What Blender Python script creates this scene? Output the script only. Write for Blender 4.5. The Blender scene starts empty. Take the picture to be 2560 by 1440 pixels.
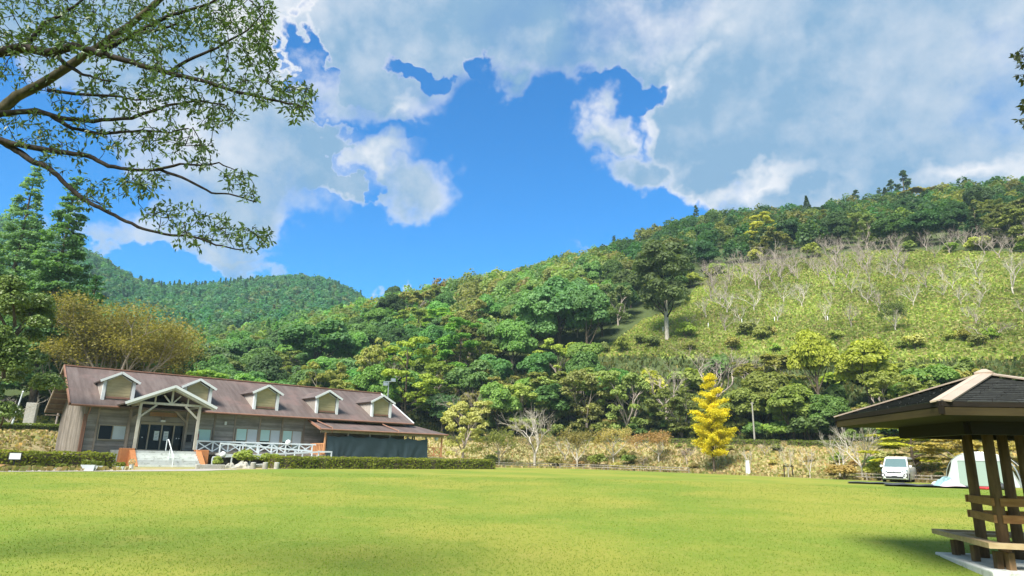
import bpy, math, random
import numpy as np
from mathutils import Vector, Matrix
SC = bpy.context.scene
COL = SC.collection

# ------------------------------------------------------------------ camera
F = 1645.0; PITCH = 0.255; ROLL = 0.021; CAMZ = 1.9
_cp, _sp = math.cos(PITCH), math.sin(PITCH)
_w = np.array([0, _cp, _sp]); _u0 = np.array([0, -_sp, _cp]); _r0 = np.array([1.0, 0, 0])
_r = math.cos(ROLL) * _r0 + math.sin(ROLL) * _u0
_u = -math.sin(ROLL) * _r0 + math.cos(ROLL) * _u0
cam_d = bpy.data.cameras.new("camera"); cam = bpy.data.objects.new("camera", cam_d); COL.objects.link(cam)
cam_d.sensor_width = 36; cam_d.lens = F / 2560 * 36; cam_d.clip_start = 0.1; cam_d.clip_end = 5000
cam.matrix_world = Matrix(((_r[0], _u[0], -_w[0], 0), (_r[1], _u[1], -_w[1], 0), (_r[2], _u[2], -_w[2], CAMZ), (0, 0, 0, 1)))
SC.camera = cam
EXPO = 1.72
SC.view_settings.view_transform = 'Standard'; SC.view_settings.look = 'None'
SC.view_settings.exposure = EXPO; SC.view_settings.gamma = 1; SC.view_settings.use_curve_mapping = False
SC.cycles.use_denoising = True
SC.cycles.max_bounces = 6; SC.cycles.diffuse_bounces = 3; SC.cycles.glossy_bounces = 3; SC.cycles.transmission_bounces = 4
SC.cycles.transparent_max_bounces = 8; SC.cycles.volume_bounces = 0
SC.cycles.caustics_reflective = False; SC.cycles.caustics_refractive = False

def ray(x, y):
    """unit-depth direction through photograph position (2560x1440)"""
    return _r * (x - 1280) / F + _u * (720 - y) / F + _w
def at(x, y, d):
    v = ray(x, y) * d
    return np.array([v[0], v[1], v[2] + CAMZ])
def proj(P):
    P = np.asarray(P, float) - np.array([0, 0, CAMZ]); d = P @ _w
    return 1280 + F * (P @ _r) / d, 720 - F * (P @ _u) / d, d
def azel(x, y):
    v = ray(x, y); return math.atan2(v[0], v[1]), math.atan2(v[2], math.hypot(v[0], v[1]))

# ------------------------------------------------------------------ sun + sky
SUN_EL = math.radians(50); SUN_AZ = math.atan2(-0.48, -0.88)
sunv = Vector((math.sin(SUN_AZ) * math.cos(SUN_EL), math.cos(SUN_AZ) * math.cos(SUN_EL), math.sin(SUN_EL)))
sun_d = bpy.data.lights.new("sun", 'SUN'); sun_d.energy = 3.0; sun_d.angle = math.radians(24); sun_d.color = (1.0, 0.94, 0.84)
sun = bpy.data.objects.new("sun", sun_d); COL.objects.link(sun)
sun.rotation_euler = sunv.to_track_quat('Z', 'Y').to_euler()

class NT:
    """small node-tree builder"""
    def __init__(s, tree): s.t = tree; tree.nodes.clear()
    def n(s, typ, ins=None, **kw):
        nd = s.t.nodes.new(typ)
        for k, v in kw.items(): setattr(nd, k, v)
        for k, v in (ins or {}).items():
            sk = nd.inputs[k]
            if isinstance(v, bpy.types.NodeSocket): s.t.links.new(v, sk)
            elif isinstance(v, bpy.types.Node): s.t.links.new(v.outputs[0], sk)
            else: sk.default_value = v
        return nd
    def m(s, op, a, b=None, c=None, clamp=False):
        nd = s.n('ShaderNodeMath', operation=op, use_clamp=clamp)
        for i, v in enumerate((a, b, c)):
            if v is None: continue
            if isinstance(v, bpy.types.NodeSocket): s.t.links.new(v, nd.inputs[i])
            else: nd.inputs[i].default_value = v
        return nd.outputs[0]
    def mix(s, f, a, b, blend='MIX'):
        nd = s.n('ShaderNodeMix', data_type='RGBA', blend_type=blend, clamp_factor=True)
        for sk, v in ((nd.inputs['Factor'], f), (nd.inputs[6], a), (nd.inputs[7], b)):
            if isinstance(v, bpy.types.NodeSocket): s.t.links.new(v, sk)
            elif isinstance(v, (int, float)): sk.default_value = v
            else: sk.default_value = (*v, 1) if len(v) == 3 else v
        return nd.outputs[2]
    def ramp(s, f, lo, hi, smooth=True):
        nd = s.n('ShaderNodeMapRange', {'Value': f, 'From Min': lo, 'From Max': hi}, interpolation_type='SMOOTHSTEP' if smooth else 'LINEAR', clamp=True)
        return nd.outputs[0]
    def noise(s, vec, scale, detail=4, rough=0.5, dist=0.0):
        nd = s.n('ShaderNodeTexNoise', {'Scale': scale, 'Detail': detail, 'Roughness': rough, 'Distortion': dist})
        if vec is not None: s.t.links.new(vec, nd.inputs['Vector'])
        return nd.outputs['Fac']
    def vmath(s, op, a, b=None):
        nd = s.n('ShaderNodeVectorMath', operation=op)
        for i, v in enumerate((a, b)):
            if v is None: continue
            if isinstance(v, bpy.types.NodeSocket): s.t.links.new(v, nd.inputs[i])
            else: nd.inputs[i].default_value = v
        return nd

world = bpy.data.worlds.new("World"); SC.world = world; world.use_nodes = True
def build_sky():
    N = NT(world.node_tree)
    dirv = N.n('ShaderNodeTexCoord').outputs['Generated']
    sky = N.n('ShaderNodeTexSky', sky_type='NISHITA', sun_disc=False, sun_elevation=SUN_EL, sun_rotation=SUN_AZ,
              altitude=100, air_density=1.0, dust_density=0.4, ozone_density=2.0)
    blue = N.mix(1.0, sky.outputs[0], (0.20, 0.90, 1.42), 'MULTIPLY')
    sep = N.n('ShaderNodeSeparateXYZ', {0: dirv})
    az = N.m('ARCTAN2', sep.outputs[0], sep.outputs[1]); el = N.m('ARCSINE', sep.outputs[2])
    # edges torn by warping the direction before the cloud banks are looked up
    warp1 = N.n('ShaderNodeTexNoise', {'Scale': 5.0, 'Detail': 5.0, 'Roughness': 0.6}); N.t.links.new(dirv, warp1.inputs['Vector'])
    wv = N.vmath('SUBTRACT', warp1.outputs['Color'], (0.5, 0.5, 0.5)).outputs[0]
    wv = N.vmath('MULTIPLY', wv, (0.30, 0.30, 0.0)).outputs[0]
    w2 = N.n('ShaderNodeTexNoise', {'Scale': 13.0, 'Detail': 8.0, 'Roughness': 0.62}); N.t.links.new(dirv, w2.inputs['Vector'])
    wv2 = N.vmath('MULTIPLY', N.vmath('SUBTRACT', w2.outputs['Color'], (0.5, 0.5, 0.5)).outputs[0], (0.09, 0.09, 0.0)).outputs[0]
    wv = N.vmath('ADD', wv, wv2).outputs[0]
    ae = N.n('ShaderNodeCombineXYZ', {0: az, 1: el, 2: 0.0}).outputs[0]
    ae = N.vmath('ADD', ae, wv).outputs[0]
    ae = N.vmath('ADD', ae, (0, 0, 1)).outputs[0]
    def blob(px, py, a, b, rot=0.0):
        ca, ce = azel(px, py); a, b = a / F, b / F; k = 1 / math.cos(ce); a *= k
        c, s_ = math.cos(math.radians(rot)), math.sin(math.radians(rot))
        u = N.vmath('DOT_PRODUCT', ae, (c / a, s_ / a, -(ca * c + ce * s_) / a)).outputs['Value']
        v = N.vmath('DOT_PRODUCT', ae, (-s_ / b, c / b, -(-ca * s_ + ce * c) / b)).outputs['Value']
        q = N.m('SQRT', N.m('ADD', N.m('MULTIPLY', u, u), N.m('MULTIPLY', v, v)))
        return N.m('SUBTRACT', 1.0, q)
    def most(lst):
        o = None
        for b in lst:
            v = blob(*b); o = v if o is None else N.m('MAXIMUM', o, v)
        return o
    gaps = [(1330, 450, 400, 280, 0), (1190, 570, 320, 190, 0), (1600, 520, 230, 105, -20), (1480, 320, 230, 150, 10), (1590, 205, 140, 55, 12),
            (800, 175, 150, 44, -48), (60, 420, 220, 160, 0), (820, 620, 260, 95, 6), (330, 690, 330, 60, 0), (890, 320, 60, 60, -30),
            (1080, 170, 90, 32, -15), (1030, 352, 130, 34, -4), (865, 470, 22, 90, 0), (1240, 180, 40, 70, 0), (960, 620, 240, 90, 0), (1150, 690, 500, 90, 0), (950, 720, 200, 80, 0), (1500, 600, 150, 70, -15)]
    puffs = [(960, 245, 165, 75, -8), (925, 400, 75, 85, 35), (1005, 500, 155, 90, -14), (1310, 215, 70, 60, 20), (600, 380, 260, 190, 0), (560, 520, 220, 80, 0),
             (1580, 300, 80, 80, 0), (1650, 400, 90, 80, 0), (450, 600, 190, 36, 0)]
    neg = N.m('MAXIMUM', most(gaps), 0.0); pos = most(puffs)
    n1 = N.noise(dirv, 4.2, 10, 0.60); n2 = N.noise(dirv, 13.0, 8, 0.62)
    lit = N.vmath('ADD', dirv, (-0.016, -0.0, 0.03)).outputs[0]
    n1b = N.noise(lit, 4.2, 10, 0.60); n2b = N.noise(lit, 13.0, 8, 0.62)
    field = N.m('SUBTRACT', 0.72, N.m('MULTIPLY', neg, 3.3))
    field = N.m('MAXIMUM', field, N.m('SUBTRACT', N.m('MULTIPLY', pos, 1.5), 0.14))
    nz = N.m('ADD', N.m('MULTIPLY', N.m('SUBTRACT', n1, 0.5), 1.6), N.m('MULTIPLY', N.m('SUBTRACT', n2, 0.5), 1.05))
    low = N.m('ADD', field, N.m('MULTIPLY', N.m('SUBTRACT', n1, 0.5), 0.8))
    field = N.m('ADD', field, nz)
    soft = N.m('ADD', 0.46, N.m('MULTIPLY', N.ramp(N.noise(dirv, 3.1, 2, 0.5), 0.40, 0.62), 0.62))
    dens = N.m('MULTIPLY', N.n('ShaderNodeMapRange', {'Value': field, 'From Min': -0.20, 'From Max': soft}, interpolation_type='SMOOTHSTEP').outputs[0], 0.985)
    thick = N.ramp(low, 0.05, 0.80)
    glow = N.m('MAXIMUM', most([(690, 130, 170, 140, -50), (985, 270, 110, 50, 0), (915, 405, 70, 60, 40), (1560, 265, 60, 60, 0), (1640, 240, 90, 60, -30), (1730, 150, 70, 60, 0), (1600, 30, 200, 70, 0), (520, 330, 200, 110, 0), (1850, 480, 260, 40, 0), (2420, 430, 200, 40, -8)]), 0.0)
    relief = N.m('ADD', N.m('MULTIPLY', N.m('SUBTRACT', n1, n1b), 2.2), N.m('MULTIPLY', N.m('SUBTRACT', n2, n2b), 0.5))
    big = N.noise(dirv, 3.4, 2, 0.45)
    shade = N.m('ADD', N.m('SUBTRACT', 0.92, N.m('MULTIPLY', thick, 0.78)), relief)
    shade = N.m('ADD', shade, N.m('MULTIPLY', N.m('SUBTRACT', big, 0.5), 1.2))
    shade = N.m('ADD', shade, N.m('MULTIPLY', glow, 0.75))
    shade = N.m('MINIMUM', N.m('MAXIMUM', shade, 0.0), 1.0)
    cc = N.mix(shade, (0.27, 0.465, 0.68), (0.95, 0.96, 0.99))
    g = 2.0 ** -EXPO
    bg1 = N.n('ShaderNodeBackground', {'Color': blue, 'Strength': 0.050})
    bg2 = N.n('ShaderNodeBackground', {'Color': cc, 'Strength': g})
    mx = N.n('ShaderNodeMixShader', {0: dens, 1: bg1.outputs[0], 2: bg2.outputs[0]})
    N.n('ShaderNodeOutputWorld', {0: mx.outputs[0]})
build_sky()

# ------------------------------------------------------------------ helpers
RNG = np.random.default_rng(7); random.seed(7)
def prop(o, label=None, cat=None, group=None, kind=None):
    for k, v in (('label', label), ('category', cat), ('group', group), ('kind', kind)):
        if v: o[k] = v
    return o
def emp(name, loc=(0, 0, 0), rz=0.0, label=None, cat=None, group=None, parent=None):
    o = bpy.data.objects.new(name, None); COL.objects.link(o); o.location = loc; o.rotation_euler = (0, 0, rz)
    o.empty_display_size = 0.3
    if parent: o.parent = parent
    return prop(o, label, cat, group)
def npmesh(name, V, F_, mat, tint=None, col=None, smooth=False):
    V = np.asarray(V, np.float32); F_ = np.asarray(F_, np.int32); k = F_.shape[1]; n = len(F_)
    me = bpy.data.meshes.new(name); me.vertices.add(len(V)); me.vertices.foreach_set('co', V.ravel())
    me.loops.add(n * k); me.loops.foreach_set('vertex_index', F_.ravel())
    me.polygons.add(n); me.polygons.foreach_set('loop_start', np.arange(0, n * k, k, dtype=np.int32))
    me.polygons.foreach_set('use_smooth', np.full(n, smooth, bool))
    if tint is not None: me.attributes.new('tint', 'FLOAT', 'FACE').data.foreach_set('value', np.asarray(tint, np.float32))
    if col is not None:
        c4 = np.ones((n, 4), np.float32); c4[:, :3] = col
        me.attributes.new('col', 'FLOAT_COLOR', 'FACE').data.foreach_set('color', c4.ravel())
    me.materials.append(mat); me.update(calc_edges=True)
    return me
def ob(name, me, parent=None, loc=(0, 0, 0), rz=0.0, scale=(1, 1, 1)):
    o = bpy.data.objects.new(name, me); COL.objects.link(o); o.location = loc; o.rotation_euler = (0, 0, rz); o.scale = scale
    if parent: o.parent = parent
    return o

class MB:
    """collects boxes, beams, tubes, sheets -> one mesh object"""
    def __init__(s): s.v = []; s.f = []; s.t = []
    def add(s, vs, fs, t=None):
        b = len(s.v); s.v += [tuple(map(float, p)) for p in vs]; t = random.random() if t is None else t
        for f in fs: s.f.append([b + i for i in f]); s.t.append(t)
        return s
    def box(s, x0, x1, y0, y1, z0, z1, t=None):
        vs = [(x, y, z) for z in (z0, z1) for y in (y0, y1) for x in (x0, x1)]
        return s.add(vs, [(0, 2, 3, 1), (4, 5, 7, 6), (0, 1, 5, 4), (2, 6, 7, 3), (0, 4, 6, 2), (1, 3, 7, 5)], t)
    def beam(s, p, q, w, h, up=(0, 0, 1), t=None):
        p, q = Vector(p), Vector(q); d = (q - p).normalized(); upv = Vector(up)
        if abs(d.dot(upv)) > 0.98: upv = Vector((0, 1, 0))
        a = d.cross(upv).normalized() * (w / 2); b = a.cross(d).normalized() * (h / 2)
        vs = [c + i * a + j * b for c in (p, q) for i, j in ((-1, -1), (1, -1), (1, 1), (-1, 1))]
        return s.add(vs, [(0, 1, 2, 3), (7, 6, 5, 4), (0, 4, 5, 1), (1, 5, 6, 2), (2, 6, 7, 3), (3, 7, 4, 0)], t)
    def tube(s, pts, rad, n=7, cap=True, t=None):
        pts = [Vector(p) for p in pts]; rad = [rad] * len(pts) if isinstance(rad, (int, float)) else rad
        vs = []; fs = []; prev = None
        for i, p in enumerate(pts):
            d = (pts[min(i + 1, len(pts) - 1)] - pts[max(i - 1, 0)]).normalized()
            if prev is None:
                a = d.cross(Vector((0, 0, 1)) if abs(d.z) < 0.9 else Vector((1, 0, 0))).normalized()
            else: a = (prev - d * prev.dot(d)).normalized()
            prev = a; b = d.cross(a)
            vs += [p + (a * math.cos(2 * math.pi * k / n) + b * math.sin(2 * math.pi * k / n)) * rad[i] for k in range(n)]
        for i in range(len(pts) - 1):
            for k in range(n):
                fs.append((i * n + k, i * n + (k + 1) % n, (i + 1) * n + (k + 1) % n, (i + 1) * n + k))
        if cap: fs.append(tuple(range(n - 1, -1, -1))); fs.append(tuple(range((len(pts) - 1) * n, len(pts) * n)))
        return s.add(vs, fs, t)
    def slab(s, quad, th, t=None):
        """thick sheet: quad of 4 points (top), thickness along its normal downward"""
        q = [Vector(p) for p in quad]; nrm = (q[1] - q[0]).cross(q[3] - q[0]).normalized()
        vs = q + [p - nrm * th for p in q]
        return s.add(vs, [(0, 1, 2, 3), (7, 6, 5, 4), (0, 4, 5, 1), (1, 5, 6, 2), (2, 6, 7, 3), (3, 7, 4, 0)], t)
    def poly(s, pts, th, axis=1, t=None):
        """prism from polygon in two axes, extruded th along axis; pts are full 3-D points"""
        off = Vector((0, 0, 0)); off[axis] = th; n = len(pts); q = [Vector(p) for p in pts]
        vs = q + [p + off for p in q]
        fs = [tuple(range(n)), tuple(range(2 * n - 1, n - 1, -1))] + [(i, i + n, (i + 1) % n + n, (i + 1) % n) for i in range(n)]
        return s.add(vs, fs, t)
    def lathe(s, prof, n=16, c=(0, 0), t=None):
        vs = []; fs = []
        for r, z in prof: vs += [(c[0] + r * math.cos(2 * math.pi * k / n), c[1] + r * math.sin(2 * math.pi * k / n), z) for k in range(n)]
        for i in range(len(prof) - 1):
            for k in range(n): fs.append((i * n + k, i * n + (k + 1) % n, (i + 1) * n + (k + 1) % n, (i + 1) * n + k))
        fs.append(tuple(range(n - 1, -1, -1))); fs.append(tuple(range((len(prof) - 1) * n, len(prof) * n)))
        return s.add(vs, fs, t)
    def grid(s, P, t=None):
        """P: array (a,b,3) -> sheet"""
        a, b = P.shape[:2]
        return s.add(P.reshape(-1, 3), [(i * b + j, i * b + j + 1, (i + 1) * b + j + 1, (i + 1) * b + j) for i in range(a - 1) for j in range(b - 1)], t)
    def build(s, name, mat, parent=None, smooth=False, loc=(0, 0, 0), rz=0.0, bevel=0.0):
        me = bpy.data.meshes.new(name); me.from_pydata(s.v, [], s.f)
        me.attributes.new('tint', 'FLOAT', 'FACE').data.foreach_set('value', np.array(s.t, np.float32))
        me.materials.append(mat)
        if smooth: me.polygons.foreach_set('use_smooth', np.ones(len(me.polygons), bool))
        import bmesh
        bm = bmesh.new(); bm.from_mesh(me); bmesh.ops.recalc_face_normals(bm, faces=bm.faces); bm.to_mesh(me); bm.free()
        o = ob(name, me, parent, loc, rz)
        if bevel:
            md = o.modifiers.new('bevel', 'BEVEL'); md.width = bevel; md.segments = 2; md.limit_method = 'ANGLE'
        return o

# ------------------------------------------------------------------ materials
def material(name, fn, **kw):
    m = bpy.data.materials.new(name); m.use_nodes = True; N = NT(m.node_tree)
    out = N.n('ShaderNodeOutputMaterial'); N.t.links.new(fn(N, **kw), out.inputs[0]); return m
def pbsdf(N, base, rough=0.7, spec=0.3, metal=0.0, bump=None, bstr=0.3, bdist=0.02):
    b = N.n('ShaderNodeBsdfPrincipled', {'Roughness': rough, 'Specular IOR Level': spec, 'Metallic': metal})
    if isinstance(base, bpy.types.NodeSocket): N.t.links.new(base, b.inputs['Base Color'])
    else: b.inputs['Base Color'].default_value = (*base, 1)
    if bump is not None:
        bn = N.n('ShaderNodeBump', {'Height': bump, 'Strength': bstr, 'Distance': bdist}); N.t.links.new(bn.outputs[0], b.inputs['Normal'])
    return b.outputs[0]
def objv(N): return N.n('ShaderNodeTexCoord').outputs['Object']
def attr(N, name='tint'): return N.n('ShaderNodeAttribute', attribute_name=name).outputs['Fac']
def f_plain(N, c, rough=0.6, var=0.25, scale=3.0, spec=0.3, dirt=None, bump=0.15, metal=0.0, tv=0.25):
    v = objv(N); a = N.noise(v, scale, 5, 0.6); t = attr(N)
    k = N.m('ADD', N.m('MULTIPLY', N.m('SUBTRACT', a, 0.5), 2 * var), N.m('MULTIPLY', N.m('SUBTRACT', t, 0.5), tv))
    k = N.m('ADD', 1.0, k)
    c2 = N.mix(1.0, c, N.n('ShaderNodeCombineXYZ', {0: k, 1: k, 2: k}).outputs[0], 'MULTIPLY')
    if dirt: c2 = N.mix(N.ramp(N.noise(v, scale * 2.3, 6, 0.65), 0.5, 0.75), c2, dirt)
    return pbsdf(N, c2, rough, spec, metal, N.noise(v, scale * 9, 4, 0.6), bump, 0.01)
def f_wood(N, c, c2, stretch=(1.2, 30, 30), rough=0.75, tv=0.5):
    v = N.vmath('MULTIPLY', objv(N), stretch).outputs[0]
    g = N.noise(v, 1.0, 6, 0.65); t = attr(N)
    big = N.noise(objv(N), 0.9, 4, 0.6)
    f = N.m('ADD', N.m('MULTIPLY', g, 0.7), N.m('MULTIPLY', big, 0.5)); f = N.ramp(f, 0.35, 0.85)
    col = N.mix(f, c, c2); k = N.m('ADD', 1.0, N.m('MULTIPLY', N.m('SUBTRACT', t, 0.5), tv))
    col = N.mix(1.0, col, N.n('ShaderNodeCombineXYZ', {0: k, 1: k, 2: k}).outputs[0], 'MULTIPLY')
    return pbsdf(N, col, rough, 0.2, 0, g, 0.25, 0.01)
def f_leaf(N, source='object', trans=0.45, rough=0.55, spec=0.25):
    if source == 'object': base = N.n('ShaderNodeObjectInfo').outputs['Color']
    else: base = N.n('ShaderNodeAttribute', attribute_name='col').outputs['Color']
    t = attr(N)
    k = N.m('ADD', 0.72, N.m('MULTIPLY', t, 0.66))
    c = N.mix(1.0, base, N.n('ShaderNodeCombineXYZ', {0: k, 1: k, 2: N.m('MULTIPLY', k, 0.9)}).outputs[0], 'MULTIPLY')
    warm = N.mix(1.0, c, (1.25, 1.1, 0.7), 'MULTIPLY')
    c = N.mix(N.ramp(t, 0.6, 1.0), c, warm)
    b = pbsdf(N, c, rough, spec)
    tr = N.n('ShaderNodeBsdfTranslucent', {'Color': N.mix(1.0, c, (1.25, 1.3, 0.6), 'MULTIPLY')})
    return N.n('ShaderNodeMixShader', {0: trans, 1: b, 2: tr.outputs[0]}).outputs[0]
def f_bark(N, c, c2, scale=6.0):
    v = N.vmath('MULTIPLY', objv(N), (1, 1, 0.35)).outputs[0]
    a = N.noise(v, scale, 5, 0.65); return pbsdf(N, N.mix(N.ramp(a, 0.35, 0.7), c, c2), 0.85, 0.15, 0, a, 0.5, 0.03)
def f_glass(N, c=(0.012, 0.018, 0.018)): return pbsdf(N, c, 0.06, 0.2)
def f_flat(N, c, rough=0.5, spec=0.4, metal=0.0): return pbsdf(N, c, rough, spec, metal)

M = {}
M['leaf'] = material('leaf', f_leaf); M['leaf_mass'] = material('leaf_mass', f_leaf, source='attr')
M['near_leaf'] = material('near_leaf', f_leaf, trans=0.22, rough=0.4, spec=0.4)
M['bark'] = material('bark', f_bark, c=(0.06, 0.045, 0.032), c2=(0.16, 0.13, 0.095))
M['dark_bark'] = material('dark_bark', f_bark, c=(0.013, 0.011, 0.01), c2=(0.045, 0.038, 0.03), scale=14)
M['moss_bark'] = material('moss_bark', f_bark, c=(0.03, 0.03, 0.015), c2=(0.10, 0.085, 0.05), scale=7)
M['pale_bark'] = material('pale_bark', f_bark, c=(0.38, 0.34, 0.28), c2=(0.58, 0.55, 0.47))
M['grey_bark'] = material('grey_bark', f_bark, c=(0.30, 0.25, 0.22), c2=(0.46, 0.40, 0.35))
M['siding'] = material('siding', f_wood, c=(0.22, 0.195, 0.17), c2=(0.42, 0.39, 0.355))
M['siding_v'] = material('siding_v', f_wood, c=(0.17, 0.145, 0.12), c2=(0.33, 0.3, 0.27), stretch=(30, 30, 1.2))
M['stud'] = material('stud', f_wood, c=(0.2, 0.16, 0.12), c2=(0.36, 0.31, 0.26), stretch=(20, 20, 1))
M['timber'] = material('timber', f_wood, c=(0.33, 0.31, 0.26), c2=(0.52, 0.51, 0.45), stretch=(8, 8, 2), tv=0.2)
M['white_trim'] = material('white_trim', f_plain, c=(0.64, 0.68, 0.70), var=0.12, scale=2.0, tv=0.08)
M['copper'] = material('copper', f_plain, c=(0.27, 0.145, 0.10), var=0.3)
M['orange_wood'] = material('orange_wood', f_wood, c=(0.42, 0.19, 0.085), c2=(0.6, 0.32, 0.16), stretch=(10, 10, 2), tv=0.2)
M['pier'] = material('pier', f_plain, c=(0.46, 0.19, 0.075), var=0.2, scale=4.0)
M['concrete'] = material('concrete', f_plain, c=(0.52, 0.545, 0.52), var=0.15, scale=1.6, rough=0.85, tv=0.45, dirt=(0.25, 0.26, 0.22))
M['stone'] = material('stone', f_plain, c=(0.36, 0.35, 0.31), var=0.5, scale=5, rough=0.9, dirt=(0.12, 0.14, 0.06))
M['rail_white'] = material('rail_white', f_plain, c=(0.64, 0.70, 0.73), var=0.1, tv=0.06)
M['glass'] = material('glass', f_glass); M['glass_car'] = material('glass_car', f_glass, c=(0.10, 0.16, 0.17))
M['blind'] = material('blind', f_plain, c=(0.50, 0.74, 0.71), var=0.05, tv=0.05)
M['curtain'] = material('curtain', f_plain, c=(0.58, 0.66, 0.70), var=0.08, tv=0.1)
M['dormer_board'] = material('dormer_board', f_wood, c=(0.38, 0.32, 0.18), c2=(0.52, 0.45, 0.27), stretch=(2, 2, 14), tv=0.12)
M['frame'] = material('frame', f_plain, c=(0.38, 0.33, 0.25), var=0.1)
M['dark'] = material('dark', f_flat, c=(0.012, 0.012, 0.012)); M['interior'] = material('interior', f_flat, c=(0.05, 0.045, 0.04), rough=0.9)
M['paper'] = material('paper', f_flat, c=(0.75, 0.82, 0.84)); M['ink'] = material('ink', f_flat, c=(0.12, 0.2, 0.24))
M['plaque'] = material('plaque', f_wood, c=(0.36, 0.2, 0.09), c2=(0.5, 0.33, 0.17))
M['net'] = material('net', f_plain, c=(0.030, 0.052, 0.062), var=0.3, scale=1.2, rough=0.8)
M['lamp_white'] = material('lamp_white', f_flat, c=(0.75, 0.77, 0.77), rough=0.25)
M['steel'] = material('steel', f_flat, c=(0.55, 0.58, 0.6), rough=0.35, metal=0.8)
M['black'] = material('black', f_flat, c=(0.015, 0.016, 0.018), rough=0.6)
M['paint_white'] = material('paint_white', f_flat, c=(0.66, 0.69, 0.72), rough=0.18, spec=0.55)
M['tent'] = material('tent', f_plain, c=(0.48, 0.53, 0.55), var=0.06, tv=0.1); M['tent_panel'] = material('tent_panel', f_plain, c=(0.24, 0.32, 0.29), var=0.08)
M['red'] = material('red', f_flat, c=(0.6, 0.05, 0.06)); M['sheet'] = material('sheet', f_plain, c=(0.055, 0.06, 0.068), var=0.4, scale=1.5)
M['teal_cloth'] = material('teal_cloth', f_plain, c=(0.20, 0.32, 0.34), var=0.2); M['pink_cloth'] = material('pink_cloth', f_plain, c=(0.62, 0.5, 0.55), var=0.1)
M['pav_wood'] = material('pav_wood', f_wood, c=(0.25, 0.125, 0.045), c2=(0.44, 0.25, 0.10), stretch=(3, 3, 14), tv=0.15)
M['pav_post'] = material('pav_post', f_wood, c=(0.075, 0.05, 0.027), c2=(0.24, 0.15, 0.075), stretch=(9, 9, 1.2), tv=0.1)
M['seat_wood'] = material('seat_wood', f_wood, c=(0.36, 0.25, 0.13), c2=(0.55, 0.43, 0.26), stretch=(3, 12, 12), tv=0.25)
M['shingle'] = material('shingle', f_plain, c=(0.04, 0.042, 0.04), var=0.35, scale=6, rough=0.8, dirt=(0.075, 0.08, 0.07), tv=0.6)
M['hip_board'] = material('hip_board', f_plain, c=(0.42, 0.34, 0.27), var=0.2, rough=0.6)
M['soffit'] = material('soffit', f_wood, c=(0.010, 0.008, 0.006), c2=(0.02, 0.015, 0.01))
M['fascia'] = material('fascia', f_wood, c=(0.028, 0.021, 0.008), c2=(0.055, 0.042, 0.016), stretch=(1.5, 1.5, 20))
def f_roof(N):
    v = objv(N); s = N.vmath('MULTIPLY', v, (2.2, 0.22, 0.22)).outputs[0]
    streak = N.noise(s, 1.0, 6, 0.7); pat = N.noise(v, 0.35, 5, 0.65); fine = N.noise(v, 7.0, 4, 0.7)
    c = N.mix(N.ramp(streak, 0.28, 0.76), (0.085, 0.062, 0.056), (0.155, 0.125, 0.115))
    c = N.mix(N.ramp(pat, 0.48, 0.74), c, (0.17, 0.115, 0.105)); c = N.mix(N.m('MULTIPLY', N.ramp(fine, 0.5, 0.8), 0.4), c, (0.09, 0.065, 0.06))
    row = N.n('ShaderNodeTexWave', {'Vector': v, 'Scale': 4.0, 'Distortion': 0.2}, bands_direction='Y').outputs['Fac']
    h = N.m('ADD', N.m('MULTIPLY', row, 0.4), fine)
    return pbsdf(N, c, 0.7, 0.3, 0, h, 0.35, 0.02)
M['roof'] = material('roof', f_roof)
def f_lawn(N):
    v = N.n('ShaderNodeTexCoord').outputs['Object']
    big = N.noise(v, 0.10, 4, 0.55); mid = N.noise(v, 0.55, 5, 0.62, 0.4); fine = N.noise(v, 7.0, 5, 0.7); vf = N.noise(v, 38.0, 3, 0.75)
    c = N.mix(N.ramp(big, 0.40, 0.60), (0.155, 0.225, 0.030), (0.25, 0.262, 0.044))
    c = N.mix(N.m('MULTIPLY', N.ramp(mid, 0.5, 0.78), 0.65), c, (0.30, 0.275, 0.065))
    c = N.mix(N.m('MULTIPLY', N.ramp(mid, 0.5, 0.24), 0.55), c, (0.105, 0.175, 0.02))
    c = N.mix(N.m('MULTIPLY', N.ramp(fine, 0.46, 0.72), 0.5), c, (0.29, 0.285, 0.075))
    c = N.mix(N.m('MULTIPLY', N.ramp(vf, 0.5, 0.26), 0.35), c, (0.085, 0.14, 0.02))
    h = N.m('ADD', fine, N.m('MULTIPLY', vf, 0.7))
    return pbsdf(N, c, 0.8, 0.12, 0, h, 0.55, 0.05)
M['lawn'] = material('lawn', f_lawn)
def f_ground(N):
    """forest floor / dry bank / meadow, by the zone attributes of the sheet"""
    v = N.n('ShaderNodeTexCoord').outputs['Object']; n1 = N.noise(v, 0.25, 5, 0.6); n2 = N.noise(v, 1.7, 5, 0.7)
    floor = N.mix(n2, (0.045, 0.07, 0.025), (0.10, 0.125, 0.045))
    dry = N.mix(N.ramp(n1, 0.35, 0.65), (0.38, 0.31, 0.17), (0.27, 0.275, 0.11)); dry = N.mix(N.m('MULTIPLY', N.ramp(n2, 0.45, 0.8), 0.6), dry, (0.42, 0.34, 0.20))
    mead = N.mix(N.ramp(n1, 0.35, 0.68), (0.20, 0.29, 0.06), (0.29, 0.345, 0.09)); mead = N.mix(N.m('MULTIPLY', N.ramp(n2, 0.5, 0.8), 0.5), mead, (0.34, 0.31, 0.16))
    c = N.mix(attr(N, 'dry'), floor, dry); c = N.mix(attr(N, 'meadow'), c, mead)
    return pbsdf(N, c, 0.9, 0.1, 0, n2, 0.8, 0.3)
M['ground'] = material('ground', f_ground)
M['gravel'] = material('gravel', f_plain, c=(0.40, 0.37, 0.33), var=0.25, scale=4, rough=0.95)
M['fence_wood'] = material('fence_wood', f_bark, c=(0.16, 0.14, 0.11), c2=(0.36, 0.33, 0.28))

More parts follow.
